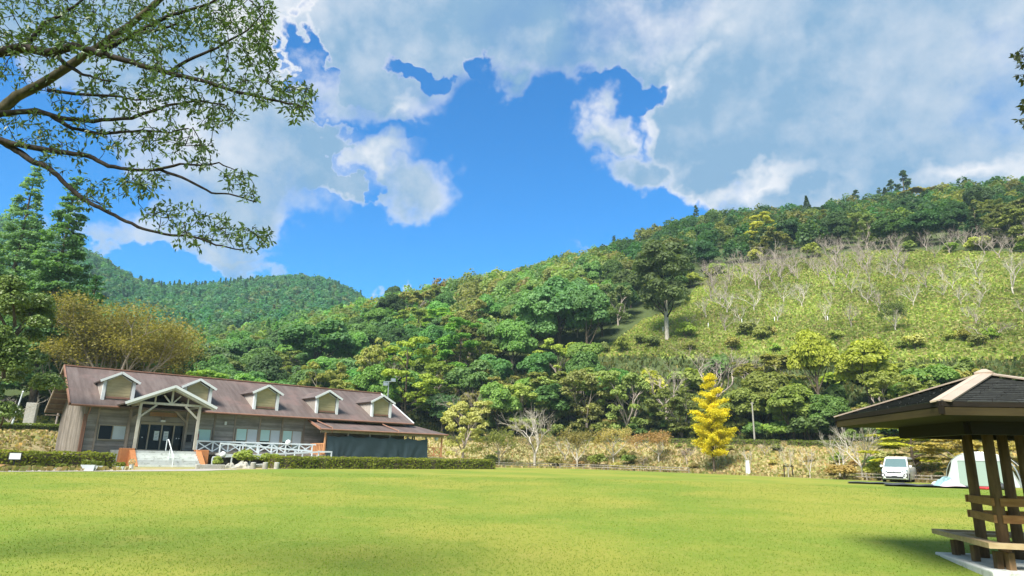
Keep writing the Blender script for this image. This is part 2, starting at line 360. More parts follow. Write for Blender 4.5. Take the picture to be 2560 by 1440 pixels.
# ------------------------------------------------------------------ terrain
def ss(t): t = np.clip(t, 0, 1); return t * t * (3 - 2 * t)
def lawn_z(x, y):
    R = np.hypot(x, y)
    return 0.8 * ss((R - 10) / 42) - 0.17 * np.exp(-((x - 8.5) ** 2 + (y - 12) ** 2) / 30.0) + 0.22 * ss((R - 48) / 40) * ss((32 - x) / 40)
ROWS = [  # (px, py, r): a line along the ground seen in the photograph, with its distance
    [(-700, 1180, 44), (0, 1180, 44.5), (270, 1178, 46.5), (420, 1175, 50), (640, 1172, 54), (900, 1171, 63), (1100, 1170, 72), (1190, 1170, 77), (1440, 1171, 86),
     (1785, 1183, 77), (1870, 1188, 74), (2100, 1198, 66), (2300, 1202, 62), (2560, 1205, 58), (3300, 1205, 56)],
    [(-700, 1130, 62), (0, 1130, 64), (100, 1130, 70), (165, 1130, 79), (300, 1140, 92), (600, 1140, 97), (900, 1150, 97), (1100, 1160, 93), (1200, 1165, 91), (1440, 1168, 89),
     (1785, 1180, 80), (2100, 1192, 69), (2300, 1197, 65), (2560, 1200, 61), (3300, 1200, 59)],
    [(-700, 1080, 78), (0, 1080, 80), (100, 1080, 85), (165, 1080, 93), (300, 1085, 106), (600, 1092, 108), (900, 1098, 108), (1100, 1104, 104), (1200, 1106, 102), (1440, 1106, 99),
     (1785, 1114, 91), (2000, 1119, 84), (2200, 1126, 78), (2560, 1128, 72), (3300, 1128, 70)],
    [(-700, 1070, 92), (0, 1070, 94), (300, 1077, 114), (600, 1084, 117), (1100, 1095, 116), (1440, 1095, 113), (1785, 1101, 107), (2000, 1106, 100), (2300, 1108, 94), (2560, 1108, 90), (3300, 1108, 88)],
    [(-700, 950, 135), (0, 960, 137), (225, 980, 138), (450, 1000, 142), (700, 975, 150), (1000, 915, 155), (1250, 880, 150), (1500, 886, 136), (1750, 886, 130), (2000, 892, 127), (2300, 885, 122), (2560, 875, 118), (3300, 860, 116)],
    [(-700, 880, 185), (0, 890, 185), (225, 915, 185), (450, 950, 190), (700, 900, 205), (920, 815, 213), (1000, 790, 218), (1250, 745, 215), (1500, 705, 212), (1750, 655, 202), (2000, 640, 195), (2300, 624, 190), (2560, 632, 182), (3300, 620, 180)],
    [(-700, 850, 255), (0, 860, 255), (225, 880, 260), (450, 905, 265), (700, 860, 280), (830, 815, 270), (920, 788, 258), (1000, 776, 262), (1130, 740, 265), (1250, 715, 270), (1400, 675, 285), (1540, 635, 292), (1640, 600, 297), (1760, 558, 300),
     (2000, 547, 300), (2200, 522, 300), (2350, 495, 300), (2560, 478, 292), (3300, 440, 290)],
    [(-700, 700, 440), (0, 720, 440), (225, 770, 450), (450, 800, 450), (700, 780, 450), (860, 795, 430), (950, 860, 420), (1100, 850, 420), (1250, 830, 420), (1500, 760, 430), (1750, 690, 430), (2000, 670, 430), (2560, 620, 430), (3300, 600, 430)],
    [(-700, 520, 640), (0, 545, 640), (180, 612, 640), (225, 632, 640), (260, 650, 635), (300, 688, 630), (345, 722, 625), (400, 726, 620), (470, 728, 620), (540, 720, 620), (600, 713, 620), (700, 698, 620), (755, 694, 620), (800, 702, 620), (850, 714, 620), (890, 730, 615), (925, 765, 610), (1000, 850, 600), (1250, 870, 600), (1500, 840, 600), (2000, 770, 600), (2560, 720, 600), (3300, 700, 600)],
    [(-700, 620, 850), (0, 640, 850), (345, 790, 850), (755, 770, 850), (1000, 900, 850), (2000, 860, 850), (3300, 800, 850)],
]
AZG = np.radians(np.arange(-100, 100.01, 0.5)); RG = np.concatenate([np.arange(0, 130, 1.0), np.arange(130, 320, 2.5), np.arange(320, 900.1, 10)])
def _rows():
    rs, zs = [], []
    for i, row in enumerate(ROWS):
        a = []; rr = []; zz = []
        for px, py, r in row:
            v = ray(px, py); a.append(math.atan2(v[0], v[1])); rr.append(r); zz.append(CAMZ + r * v[2] / math.hypot(v[0], v[1]))
        R = np.interp(AZG, a, rr); Z = np.interp(AZG, a, zz)
        if i < 2: Z = lawn_z(R * np.sin(AZG), R * np.cos(AZG))
        rs.append(R); zs.append(Z)
    return np.array(rs), np.array(zs)
RR, ZZ = _rows()
TAB = np.zeros((len(AZG), len(RG)))
for i in range(len(AZG)):
    z = np.interp(RG, RR[:, i], ZZ[:, i]); nr = RG < RR[0, i]
    z[nr] = lawn_z(RG[nr] * np.sin(AZG[i]), RG[nr] * np.cos(AZG[i])); TAB[i] = z
def _smooth(T):
    out = T.copy()
    for k in range(3): # far slopes get rounded shoulders, the foot of the bank stays crisp
        far = RG > 112
        p = np.pad(out, ((2, 2), (2, 2)), mode='edge')
        av = sum(p[2 + i:p.shape[0] - 2 + i, 2 + j:p.shape[1] - 2 + j] for i in (-2, -1, 0, 1, 2) for j in (-2, -1, 0, 1, 2)) / 25
        out[:, far] = av[:, far]
    return out
TAB = _smooth(TAB)
def r_edge(az): return np.interp(az, AZG, RR[0])
def row_r(i, az): return np.interp(az, AZG, RR[i])
def hz(x, y):
    x = np.asarray(x, float); y = np.asarray(y, float)
    az = np.arctan2(x, y); r = np.clip(np.hypot(x, y), 0, RG[-1] - .01)
    fi = np.clip((az - AZG[0]) / (AZG[1] - AZG[0]), 0, len(AZG) - 1.001); i = fi.astype(int); fi = fi - i
    j = np.clip(np.searchsorted(RG, r, side='right') - 1, 0, len(RG) - 2); fj = (r - RG[j]) / (RG[j + 1] - RG[j])
    return (TAB[i, j] * (1 - fi) + TAB[i + 1, j] * fi) * (1 - fj) + (TAB[i, j + 1] * (1 - fi) + TAB[i + 1, j + 1] * fi) * fj
def ground_at(px, py, rmax=400):
    """where a line of sight meets the ground"""
    v = ray(px, py); d = np.concatenate([np.arange(4, 120, .04), np.arange(120, rmax, .25)]); P = v[None] * d[:, None]
    z = hz(P[:, 0], P[:, 1]); k = np.argmax(P[:, 2] + CAMZ <= z)
    return np.array([P[k, 0], P[k, 1], z[k]])

# meadow polygon on the right-hand hillside (seen outline of the open slope)
MEAD = np.array([(1470, 892), (1545, 850), (1610, 800), (1700, 770), (1765, 690), (1850, 662), (2000, 645), (2150, 630), (2300, 627), (2560, 634), (3300, 640), (3300, 900), (2560, 900), (2300, 905), (2000, 905), (1850, 900), (1650, 893)], float)
def in_poly(px, py, Q):
    px = np.asarray(px); py = np.asarray(py); c = np.zeros(px.shape, bool); n = len(Q)
    for i in range(n):
        x1, y1 = Q[i]; x2, y2 = Q[i - 1]
        with np.errstate(divide='ignore', invalid='ignore'):
            c ^= ((y1 > py) != (y2 > py)) & (px < (x2 - x1) * (py - y1) / (y2 - y1) + x1)
    return c
def projv(P):
    Q = P - np.array([0, 0, CAMZ]); d = Q @ _w
    return 1280 + F * (Q @ _r) / d, 720 - F * (Q @ _u) / d
def is_meadow(x, y):
    x = np.asarray(x, float); y = np.asarray(y, float); r = np.hypot(x, y)
    px, py = projv(np.stack([x, y, hz(x, y)], -1)); return in_poly(px, py, MEAD) & (r > 105) & (r < 225) & (y > 0)

def build_ground():
    # lawn: a disc out to its edge
    azs = np.linspace(-math.pi, math.pi, 361); T = np.concatenate([[0.0], np.linspace(0.04, 1, 46)])
    ed = np.where(np.abs(azs) < math.radians(100), r_edge(np.clip(azs, AZG[0], AZG[-1])), 46.0)
    V = []
    for a, e in zip(azs, ed): V.append(np.stack([np.sin(a) * e * T, np.cos(a) * e * T, np.zeros_like(T)], -1))
    V = np.array(V); V[..., 2] = np.where(np.abs(np.arctan2(V[..., 0], V[..., 1])) < math.radians(99), hz(V[..., 0], V[..., 1]), lawn_z(V[..., 0], V[..., 1]))
    a, b = V.shape[:2]; I = (np.arange(a - 1)[:, None] * b + np.arange(b - 1)[None]).ravel()
    prop(ob('lawn', npmesh('lawn', V.reshape(-1, 3), np.stack([I, I + b, I + b + 1, I + 1], -1), M['lawn'], smooth=True)), kind='structure')
    # hillside: from the lawn's edge to beyond the far ridge
    azs = np.radians(np.arange(-100, 100.01, 0.4)); T = np.concatenate([np.linspace(0, 60, 81), np.linspace(62, 240, 80), np.linspace(248, 780, 60)])
    V = []
    for a_ in azs:
        r = r_edge(a_) + T; V.append(np.stack([np.sin(a_) * r, np.cos(a_) * r, hz(np.sin(a_) * r, np.cos(a_) * r)], -1))
    V = np.array(V); a, b = V.shape[:2]; I = (np.arange(a - 1)[:, None] * b + np.arange(b - 1)[None]).ravel()
    me = npmesh('hillside', V.reshape(-1, 3), np.stack([I, I + b, I + b + 1, I + 1], -1), M['ground'], smooth=True)
    P = V.reshape(-1, 3); az = np.arctan2(P[:, 0], P[:, 1]); r = np.hypot(P[:, 0], P[:, 1])
    dry = np.clip((row_r(3, az) - 4 - r) / 5, 0, 1); md = is_meadow(P[:, 0], P[:, 1]).astype(float)
    me.attributes.new('dry', 'FLOAT', 'POINT').data.foreach_set('value', dry.astype(np.float32))
    me.attributes.new('meadow', 'FLOAT', 'POINT').data.foreach_set('value', md.astype(np.float32))
    prop(ob('hillside', me), kind='structure')
    # ground behind the camera, out to the horizon
    azs = np.linspace(math.radians(100), math.radians(260), 81); T = np.array([46.0, 60, 90, 160, 300, 850]); V = []
    for a_ in azs: V.append(np.stack([np.sin(a_) * T, np.cos(a_) * T, np.full_like(T, 0.75)], -1))
    V = np.array(V); a, b = V.shape[:2]; I = (np.arange(a - 1)[:, None] * b + np.arange(b - 1)[None]).ravel()
    prop(ob('field', npmesh('field', V.reshape(-1, 3), np.stack([I, I + b, I + b + 1, I + 1], -1), M['lawn'])), kind='structure')
build_ground()

# gravel path before the lodge
def ribbon(name, pts, w, mat, lift, n=60):
    pts = np.array(pts, float); t = np.linspace(0, len(pts) - 1, n); k = np.minimum(t.astype(int), len(pts) - 2); f = (t - k)[:, None]
    C_ = pts[k] * (1 - f) + pts[k + 1] * f; d = np.gradient(C_, axis=0); d /= np.linalg.norm(d, axis=1)[:, None]; nr = np.stack([-d[:, 1], d[:, 0]], -1)
    V = []
    for s in np.linspace(-.5, .5, 5):
        q = C_ + nr * (w * s + 0.06 * np.sin(t * 9 + s * 5)[:, None]); V.append(np.stack([q[:, 0], q[:, 1], hz(q[:, 0], q[:, 1]) + lift], -1))
    V = np.array(V).transpose(1, 0, 2); a, b = V.shape[:2]; I = (np.arange(a - 1)[:, None] * b + np.arange(b - 1)[None]).ravel()
    return prop(ob(name, npmesh(name, V.reshape(-1, 3), np.stack([I, I + b, I + b + 1, I + 1], -1), mat)), kind='structure')
G = lambda px, py: ground_at(px, py)[:2]
ribbon('gravel_path', [(-52, 30), G(-100, 1177.5), G(10, 1177.5), G(160, 1177), G(330, 1176.5), G(470, 1176), G(560, 1173)], 2.6, M['gravel'], 0.012)

# ------------------------------------------------------------------ the lodge (local frame: x along the front, y to the back, z up)
BX, BY, YAW, ZG = -33.459, 51.54, 0.702, 0.80
def lodge_pt(u, n, z=0.0): c, s = math.cos(YAW), math.sin(YAW); return Vector((BX + u * c - n * s, BY + u * s + n * c, ZG + z))
DK, EV, RG_, HD = 1.225, 4.6, 8.18, 7.5
SL = (RG_ - EV) / HD
roofz = lambda n: EV + SL * n
def build_lodge():
    L = emp('lodge', lodge_pt(0, 0), YAW, "long grey timber lodge with brown dormered roof and gabled entrance porch", 'building')
    U0, U1 = -0.35, 30.5; th = 0.16
    m = MB(); m.slab([(U0, 0, EV), (U1, 0, EV), (U1, HD, RG_), (U0, HD, RG_)], th); rf = m.build('roof', M['roof'], L)
    m = MB(); m.slab([(U1, 15, EV), (U0, 15, EV), (U0, HD + .004, RG_), (U1, HD + .004, RG_)], th); m.build('rear_roof', M['roof'], rf)
    m = MB(); m.beam((U0 - .02, HD, RG_ + .05), (U1 + .02, HD, RG_ + .05), .34, .1); m.build('ridge_cap', M['copper'], rf)
    for uu in (U0 - .05, U1 + .05):
        m = MB(); m.beam((uu, -.02, EV - .05), (uu, HD, RG_ - .03), .09, .24); m.build('rake_board', M['copper'] if uu < 0 else M['white_trim'], rf)
        m = MB(); m.beam((uu, 15.02, EV - .05), (uu, HD, RG_ - .03), .09, .24); m.build('rake_board', M['stud'], rf)
    for a, b in ((U0 + .05, 3.0), (9.3, U1)):
        m = MB(); m.tube([(a, -.09, EV - .09), (b, -.09, EV - .09)], .085, 8); m.build('gutter', M['copper'], L)
    # soffit battens under the left verge, seen from below
    for k in range(8):
        n = HD + 1 + k * .95; zz = RG_ - (n - HD) * SL - .3
        m = MB(); m.box(U0 + .02, .82, n, n + .12, zz, zz + .1); m.build('batten', M['stud'], rf)
    # walls
    W0, W1, WN, WB = 0.85, 30.0, 1.0, 14.0
    m = MB()
    m.box(W0 + .05, 19.4, WN + .06, WN + .2, .2, roofz(WN) - .18); m.box(19.4, W1, WN + .06, WN + .2, .2, roofz(WN) - .18)
    m.box(W0 + .05, W1, WB - .2, WB, .2, roofz(1.0) - .18); 
    m.poly([(W1 - .15, WN + .06, .2), (W1 - .15, WB, .2), (W1 - .15, WB, roofz(1) - .18), (W1 - .15, HD, RG_ - .25), (W1 - .15, WN + .06, roofz(1) - .18)], .15, 0)
    m.poly([(W0 + .06, WN + .06, .2), (W0 + .06, WB, .2), (W0 + .06, WB, roofz(1) - .18), (W0 + .06, HD, RG_ - .25), (W0 + .06, WN + .06, roofz(1) - .18)], .12, 0)
    wall = m.build('wall', M['siding'], L)
    # gable boards (vertical)
    n = WN; k = 0
    while n < WB - .1:
        w = .20; zt = roofz(min(n, 15 - n)) - .22
        m = MB(); m.box(W0 - (.012 if k % 2 else .03), W0 + .055, n + .006, n + w - .006, .25, zt); m.build('board', M['siding_v'], wall); n += w; k += 1
    # lapped boards of the front, bay by bay; openings left free
    OPEN = {'w1': (1.95, 3.95, 1.95, 3.15), 'door': (4.85, 8.25, DK, 3.52), 'w2': (9.35, 10.55, 2.0, 3.17), 'w3': (12.6, 14.6, 1.5, 3.36), 'w4': (14.75, 16.7, 1.5, 3.36), 'w5': (16.85, 18.8, 1.5, 3.36)}
    studs = [.92, 1.8, 4.1, 4.72, 8.4, 9.2, 10.7, 12.45, 14.68, 16.78, 18.92]
    bays = [(studs[i] + .07, studs[i + 1] - .07) for i in range(len(studs) - 1)] + [(19.0, 21.0), (21.0, 25.5), (25.5, 29.9)]
    for a, b in bays:
        z = .95 if b < 19.0 else 1.2
        lim = [o for o in OPEN.values() if o[0] < (a + b) / 2 < o[1]]
        while z < roofz(WN) - .3:
            h = .185; z1 = z + h
            blocked = any(o[2] - .12 < z + h / 2 < o[3] + .1 for o in lim)
            if not blocked:
                m = MB(); d = random.uniform(0, .012)
                m.add([(a, WN - .035 - d, z), (b, WN - .035 - d, z), (b, WN + .06, z), (a, WN + .06, z), (a, WN + .012, z1), (b, WN + .012, z1), (b, WN + .06, z1), (a, WN + .06, z1)],
                      [(0, 1, 5, 4), (0, 3, 2, 1), (4, 5, 6, 7), (0, 4, 7, 3), (1, 2, 6, 5)])
                m.build('board', M['siding'], wall)
            z = z1
    for s in studs:
        m = MB(); m.box(s - .07, s + .07, WN - .075, WN + .05, .8 if s < 5 else 1.2, roofz(WN) - .25); m.build('stud', M['stud'], wall)
    m = MB(); m.box(W0 - .05, W0 + .1, WN - .1, WN + .06, .25, 3.9); m.build('corner_post', M['copper'], wall)
    m = MB(); m.box(W0 + .1, 4.7, WN - .06, WN + .1, .7, .95); m.build('sill_beam', M['stud'], wall)
    m = MB(); m.box(W0 + .1, 30, WN + .1, WN + .5, -.4, .7); m.build('foundation', M['dark'], L)
    # downpipes
    m = MB(); m.tube([(1.05, -.06, EV - .15), (1.05, .25, EV - .5), (1.02, WN - .12, EV - .8), (1.02, WN - .12, .3)], .045, 7); m.build('downpipe', M['copper'], L)
    # windows
    def window(o, kind):
        a, b, z0, z1 = o; f = MB(); t = .07; y0, y1 = WN - .07, WN + .045
        f.box(a, b, y0, y1, z1 - t, z1); f.box(a, b, y0 - .03, y1, z0, z0 + t); f.box(a, a + t, y0, y1, z0 + t, z1 - t); f.box(b - t, b, y0, y1, z0 + t, z1 - t)
        c = (a + b) / 2
        if kind != 'single': f.box(c - .035, c + .035, y0 + .01, y1, z0 + t, z1 - t)
        w = f.build('window', M['frame'], wall)
        halves = [(a + t, b - t)] if kind == 'single' else [(a + t, c - .035), (c + .035, b - t)]
        for i, (p, q) in enumerate(halves):
            dk = (kind == 'open' and i == 0)
            g = MB(); g.box(p, q, WN + .01, WN + .018, z0 + t, z1 - t); g.build('pane', M['glass'], w)
            if kind == 'sash':
                zc = z0 + (z1 - z0) * (.42 if i == 0 else .36)
                g = MB(); g.box(p + .012, q - .012, WN - .012, WN + .006, zc, z1 - t - .01); g.build('blind', M['blind'] if i == 0 else M['curtain'], w)
                if i == 1: g = MB(); g.box(p + .012, q - .012, WN - .006, WN + .004, z0 + t + .01, zc - .01); g.build('lower_panel', M['tent_panel'], w)
            elif not dk:
                g = MB(); g.box(p + .012, q - .012, WN - .012, WN + .006, z0 + t + .01, z1 - t - .01); g.build('curtain', M['curtain'] if kind == 'open' else M['blind'], w)
    window(OPEN['w1'], 'open'); window(OPEN['w2'], 'single')
    for k in ('w3', 'w4', 'w5'): window(OPEN[k], 'sash')
    # dormers
    for k in range(5):
        c = 2.936 + 6.062 * k; hw = 1.16; n0 = 1.2; zb = 5.55; zs = 6.62; zp = 7.25
        nb = lambda z: (z - EV) / SL
        m = MB()
        m.add([(c - hw, n0, roofz(n0) - .05), (c + hw, n0, roofz(n0) - .05), (c + hw, n0, zs), (c, n0, zp), (c - hw, n0, zs), (c - hw, nb(zs), zs), (c + hw, nb(zs), zs), (c, nb(zp), zp)],
              [(0, 1, 2, 3, 4), (0, 4, 5), (1, 6, 2)])
        d = m.build('dormer', M['siding'], L)
        for s in (-1, 1):
            e = 1.42; zo = zs - (e - hw) * (zp - zs) / hw
            r = MB(); r.slab([(c, n0 - .42, zp + .14), (c, nb(zp + .14) + .1, zp + .14), (c + s * e, nb(zo + .14) + .05, zo + .14), (c + s * e, n0 - .42, zo + .14)], .1 * -s); r.build('dormer_roof', M['roof'], d)
            r = MB(); r.beam((c, n0 - .45, zp + .07), (c + s * (e + .02), n0 - .45, zo + .07), .07, .19); r.build('rake_board', M['white_trim'], d)
            r = MB(); r.box(c + s * (hw - .1) - .11, c + s * (hw - .1) + .11, n0 - .2, n0 + .05, roofz(n0) - .18, zs + .1)
            r.box(c + s * (hw - .1) - .16, c + s * (hw - .1) + .16, n0 - .24, n0 + .02, roofz(n0) - .26, roofz(n0) - .14); r.build('dormer_post', M['white_trim'], d)
        i = .86; b = MB(); zl = roofz(n0) + .22
        b.add([(c - i, n0 - .03, zl), (c + i, n0 - .03, zl), (c + i, n0 - .03, zs + .02), (c, n0 - .03, zp - .12), (c - i, n0 - .03, zs + .02)], [(0, 1, 2, 3, 4)]); b.build('panel', M['dormer_board'], d)
        for q in range(5):
            zq = zl + .1 + q * .24
            b = MB(); b.box(c - i + .02, c + i - .02, n0 - .052, n0 - .032, zq, zq + .035); b.build('slat', M['dormer_board'], d)
        b = MB(); b.box(c - i - .02, c + i + .02, n0 - .1, n0 - .02, zl - .16, zl - .01); b.build('sill', M['copper'], d)
        for s in (-1, 1):
            b = MB(); b.beam((c, n0 - .07, zp - .1), (c + s * i, n0 - .07, zs + .03), .06, .07); b.build('head_trim', M['white_trim'], d)
    # entrance porch
    pc, hwp, pz, ez, pn = 6.1, 3.3, 6.22, 4.72, -3.3
    for s in (-1, 1):
        m = MB(); m.slab([(pc, pn, pz), (pc, (pz - EV) / SL + .3, pz), (pc + s * hwp, (ez - EV) / SL + .3, ez), (pc + s * hwp, pn, ez)], .12 * -s); r = m.build('porch_roof', M['roof'], L)
        m = MB(); m.beam((pc, pn - .04, pz - .02), (pc + s * (hwp + .05), pn - .04, ez - .04), .09, .2); m.build('rake_board', M['white_trim'], r)
        m = MB(); m.beam((pc, pn + .05, pz - .2), (pc + s * (hwp - .1), pn + .05, ez - .17), .08, .17); m.build('rake_board', M['timber'], r)
        m = MB(); m.box(pc + s * 2.17 - .1, pc + s * 2.17 + .1, -2.9, -2.7, DK + .12, 4.72); m.build('porch_post', M['timber'], L)
        m = MB(); m.box(pc + s * 2.17 - .09, pc + s * 2.17 + .09, .35, .53, DK, 4.6); m.build('porch_post', M['stud'], L)
        m = MB(); m.beam((pc + s * 2.1, -2.8, 3.75), (pc + s * 1.05, -2.8, 4.7), .14, .14); m.build('brace', M['timber'], L)
        m = MB(); m.beam((pc + s * 2.1, .44, 3.6), (pc + s * 1.05, .44, 4.6), .13, .13); m.build('brace', M['stud'], L)
        m = MB(); m.beam((pc + s * 2.17, -2.95, 4.72), (pc + s * 2.17, .9, 4.72), .16, .18); m.build('porch_beam', M['timber'], L)
        m = MB(); m.beam((pc + s * .06, -2.8, 4.86), (pc + s * .62, -2.8, 5.5), .1, .1); m.build('strut', M['timber'], L)
        m = MB(); m.beam((pc + s * 1.2, -2.8, 4.86), (pc + s * 1.2, -2.8, 5.52), .11, .11); m.build('strut', M['timber'], L)
        m = MB(); m.beam((pc, -2.8, 5.98), (pc + s * 2.9, -2.8, 4.7), .13, .16); m.build('rafter', M['timber'], L)
    m = MB(); m.box(pc - 2.75, pc + 2.75, -2.88, -2.72, 4.72, 4.9); m.build('tie_beam', M['timber'], L)
    m = MB(); m.box(pc - .07, pc + .07, -2.87, -2.73, 4.9, 5.95); m.build('king_post', M['timber'], L)
    m = MB(); m.box(3.0, 9.2, -3.15, .95, .0, DK - .02); m.build('porch_floor', M['concrete'], L)
    # entrance doors
    a, b, z0, z1 = OPEN['door']; f = MB(); y0, y1 = WN - .1, WN + .04
    f.box(a, b, y0 - .04, y1, z1 - .22, z1); f.box(a, b, y0, y1, z0, z0 + .07)
    xs = [a, a + .72, a + 1.68, a + 2.62, b]
    for x in xs: f.box(max(a, x - .05), min(b, x + .05), y0, y1, z0 + .07, z1 - .22)
    dr = f.build('entrance_door', M['frame'], wall)
    for i in range(4):
        g = MB(); g.box(xs[i] + .05, xs[i + 1] - .05, WN - .02, WN - .01, z0 + .07, z1 - .22); g.build('pane', M['glass'], dr)
    for x in (a + 1.16, a + 1.88):
        g = MB(); g.box(x, x + .36, WN - .045, WN - .03, 2.05, 2.8); pp = g.build('notice', M['paper'], dr)
    g = MB()
    for x in (a + 1.16, a + 1.88):
        for q in range(5): g.box(x + .05, x + .31 - .04 * (q % 2), WN - .049, WN - .046, 2.13 + q * .12, 2.16 + q * .12)
    g.build('notice_print', M['ink'], dr)
    for x in (a + .3, a + 2.9, a + 3.1):
        g = MB(); g.lathe([(.01, 0), (.05, .01), (.06, .06), (.03, .1)], 8, (x, WN - .07)); o = g.build('door_sticker', M['lamp_white'], dr); o.location.z = 2.2
    # signboard over the doors: a weathered plaque with carved characters, and the lamp below it
    m = MB(); m.box(5.45, 7.55, WN - .14, WN - .08, 4.0, 4.34); sg = m.build('signboard', M['plaque'], L)
    m = MB(); x = 5.6
    while x < 7.3:
        m.box(x, x + .16, WN - .15, WN - .14, 4.24, 4.26); m.box(x + .06, x + .085, WN - .15, WN - .14, 4.07, 4.28); m.box(x + .02, x + .15, WN - .15, WN - .14, 4.14, 4.16); m.box(x + .11, x + .13, WN - .15, WN - .14, 4.05, 4.2); x += .27
    m.build('lettering', M['copper'], sg)
    m = MB(); m.box(6.35, 6.62, WN - .2, WN - .06, 3.72, 4.0); m.build('door_lamp', M['stud'], L)
    m = MB(); m.box(6.32, 6.68, WN - .24, WN - .06, 3.54, 3.71); m.build('entrance_sign', M['lamp_white'], L)
    m = MB(); m.box(9.75 + 1.75, 9.75 + 1.92, WN - .22, WN - .08, 3.55, 3.85); m.build('wall_lamp', M['lamp_white'], L)
    m = MB(); m.box(8.55, 8.95, WN - .1, WN - .08, 2.0, 2.6); m.build('notice_board', M['dark'], L)
    # steps with cheek walls
    for k in range(7):
        m = MB(); m.box(3.95, 8.3, -3.15 - .33 * (k + 1), -3.15 - .33 * k + .02, -.1, DK - .02 - .175 * (k + 1) + .0); m.build('step', M['concrete'], L)
    for x0, x1 in ((2.95, 3.93), (8.32, 9.3)):
        m = MB(); m.add([(x0, -3.3, -.1), (x1, -3.3, -.1), (x1, -2.4, -.1), (x0, -2.4, -.1), (x0 + .05, -3.3, DK + .12), (x1 - .02, -3.3, DK + .12), (x1 - .02, -2.4, DK + .12), (x0 + .05, -2.4, DK + .12)],
                        [(0, 1, 5, 4), (1, 2, 6, 5), (2, 3, 7, 6), (3, 0, 4, 7), (4, 5, 6, 7)]); 
        pr = m.build('pier', M['pier'], L, bevel=.02)
    for x0, x1 in ((3.55, 3.93), (8.32, 8.7)):
        m = MB(); m.add([(x0, -5.0, -.1), (x1, -5.0, -.1), (x1, -3.3, -.1), (x0, -3.3, -.1), (x0, -5.0, .1), (x1, -5.0, .1), (x1, -3.3, DK), (x0, -3.3, DK)],
                        [(0, 1, 5, 4), (1, 2, 6, 5), (2, 3, 7, 6), (3, 0, 4, 7), (4, 5, 6, 7)]); m.build('cheek_wall', M['pier'], L)
    m = MB(); m.tube([(6.15, -2.9, DK + .0), (6.15, -2.9, DK + .85), (6.15, -3.3, DK + .85), (6.15, -5.3, .85), (6.15, -5.5, .8), (6.15, -5.5, -.05)], .035, 8); m.tube([(6.15, -4.2, .6), (6.15, -4.2, 1.35)], .03, 6); m.build('handrail', M['rail_white'], L)
    # white timber balustrade of the terrace and the switchback ramp
    m = MB(); m.box(9.21, 19.1, -1.75, .95, 1.0, 1.2); m.build('terrace', M['stud'], L)
    m = MB(); m.box(8.6, 19.1, -1.68, -1.58, 2.0, 2.12); rl = m.build('balustrade', M['rail_white'], L)
    k = 0; x = 8.75
    while x < 19:
        m = MB(); m.box(x - .05, x + .05, -1.67, -1.59, 1.2, 2.0); m.build('post', M['rail_white'], rl)
        if x + 1.25 < 19.1:
            for sgn in (0, 1):
                m = MB(); m.beam((x + .06, -1.63 + .02 * sgn, 1.28 if sgn else 1.98), (x + 1.19, -1.63 + .02 * sgn, 1.98 if sgn else 1.28), .05, .085); m.build('cross_brace', M['rail_white'], rl)
        x += 1.25
    def ramp(u0, z0, u1, z1, na, nb_, rail_n):
        m = MB(); m.add([(u0, na, z0 - .18), (u1, na, z1 - .18), (u1, nb_, z1 - .18), (u0, nb_, z0 - .18), (u0, na, z0), (u1, na, z1), (u1, nb_, z1), (u0, nb_, z0)], [(0, 1, 5, 4), (1, 2, 6, 5), (2, 3, 7, 6), (3, 0, 4, 7), (4, 5, 6, 7)])
        rp = m.build('ramp', M['concrete'], L); H_ = .78
        m = MB(); m.beam((u0, rail_n, z0 + H_), (u1, rail_n, z1 + H_), .1, .13); m.build('ramp_rail', M['rail_white'], rp)
        n_ = int(abs(u1 - u0) / 1.35)
        for i in range(n_ + 1):
            t = i / n_; uu = u0 + (u1 - u0) * t; z = z0 + (z1 - z0) * t
            m = MB(); m.box(uu - .045, uu + .045, rail_n - .04, rail_n + .04, z - .05, z + H_ - .05); m.build('ramp_post', M['rail_white'], rp)
    ramp(10.2, 1.12, 18.2, .68, -3.0, -1.8, -2.95)
    ramp(9.3, .02, 18.2, .62, -4.4, -3.1, -4.35)
    m = MB(); m.box(18.2, 19.4, -4.4, -1.8, .45, .66); m.build('ramp_landing', M['concrete'], L)
    m = MB(); m.box(18.15, 19.45, -4.4, -4.3, 1.37, 1.5); m.box(19.36, 19.46, -4.4, -1.8, 1.37, 1.5); m.box(19.36, 19.45, -4.4, -4.31, .6, 1.37); m.build('landing_rail', M['rail_white'], L)
    # verandah
    zi, zo, ni, no = 4.38, 3.52, WN - .1, -2.5
    m = MB(); m.slab([(19.05, no, zo), (33.25, no, zo), (31.4, ni, zi), (19.3, ni, zi)], .1); vr = m.build('verandah_roof', M['roof'], L)
    m = MB(); m.slab([(33.25, no, zo), (33.25, 12.0, zo), (30.6, 12.0, zi), (31.4, ni, zi)], .1); m.build('verandah_hip', M['roof'], vr)
    m = MB(); m.tube([(19.0, no - .05, zo - .06), (33.3, no - .05, zo - .06)], .075, 8); m.build('verandah_gutter', M['copper'], vr)
    m = MB(); m.beam((19.0, no, zo - .02), (19.25, ni, zi), .08, .2); m.build('rake_board', M['copper'], vr)
    for u in (20.0, 27.1):
        m = MB(); m.tube([(u - .3, -.1, EV - .1), (u - .3, -.15, zo + .78), (u + .2, no + .05, zo + .12), (u + .2, no - .05, zo - .05), (u + .2, no + .1, zo - .3)], .05, 7); m.build('downpipe', M['copper'], vr)
    m = MB(); m.box(19.15, 33.0, -2.3, .95, .75, DK - .06); m.build('verandah_floor', M['stud'], L)
    m = MB(); m.box(19.2, 32.95, -2.24, -2.1, 3.18, 3.38); m.build('verandah_beam', M['stud'], L)
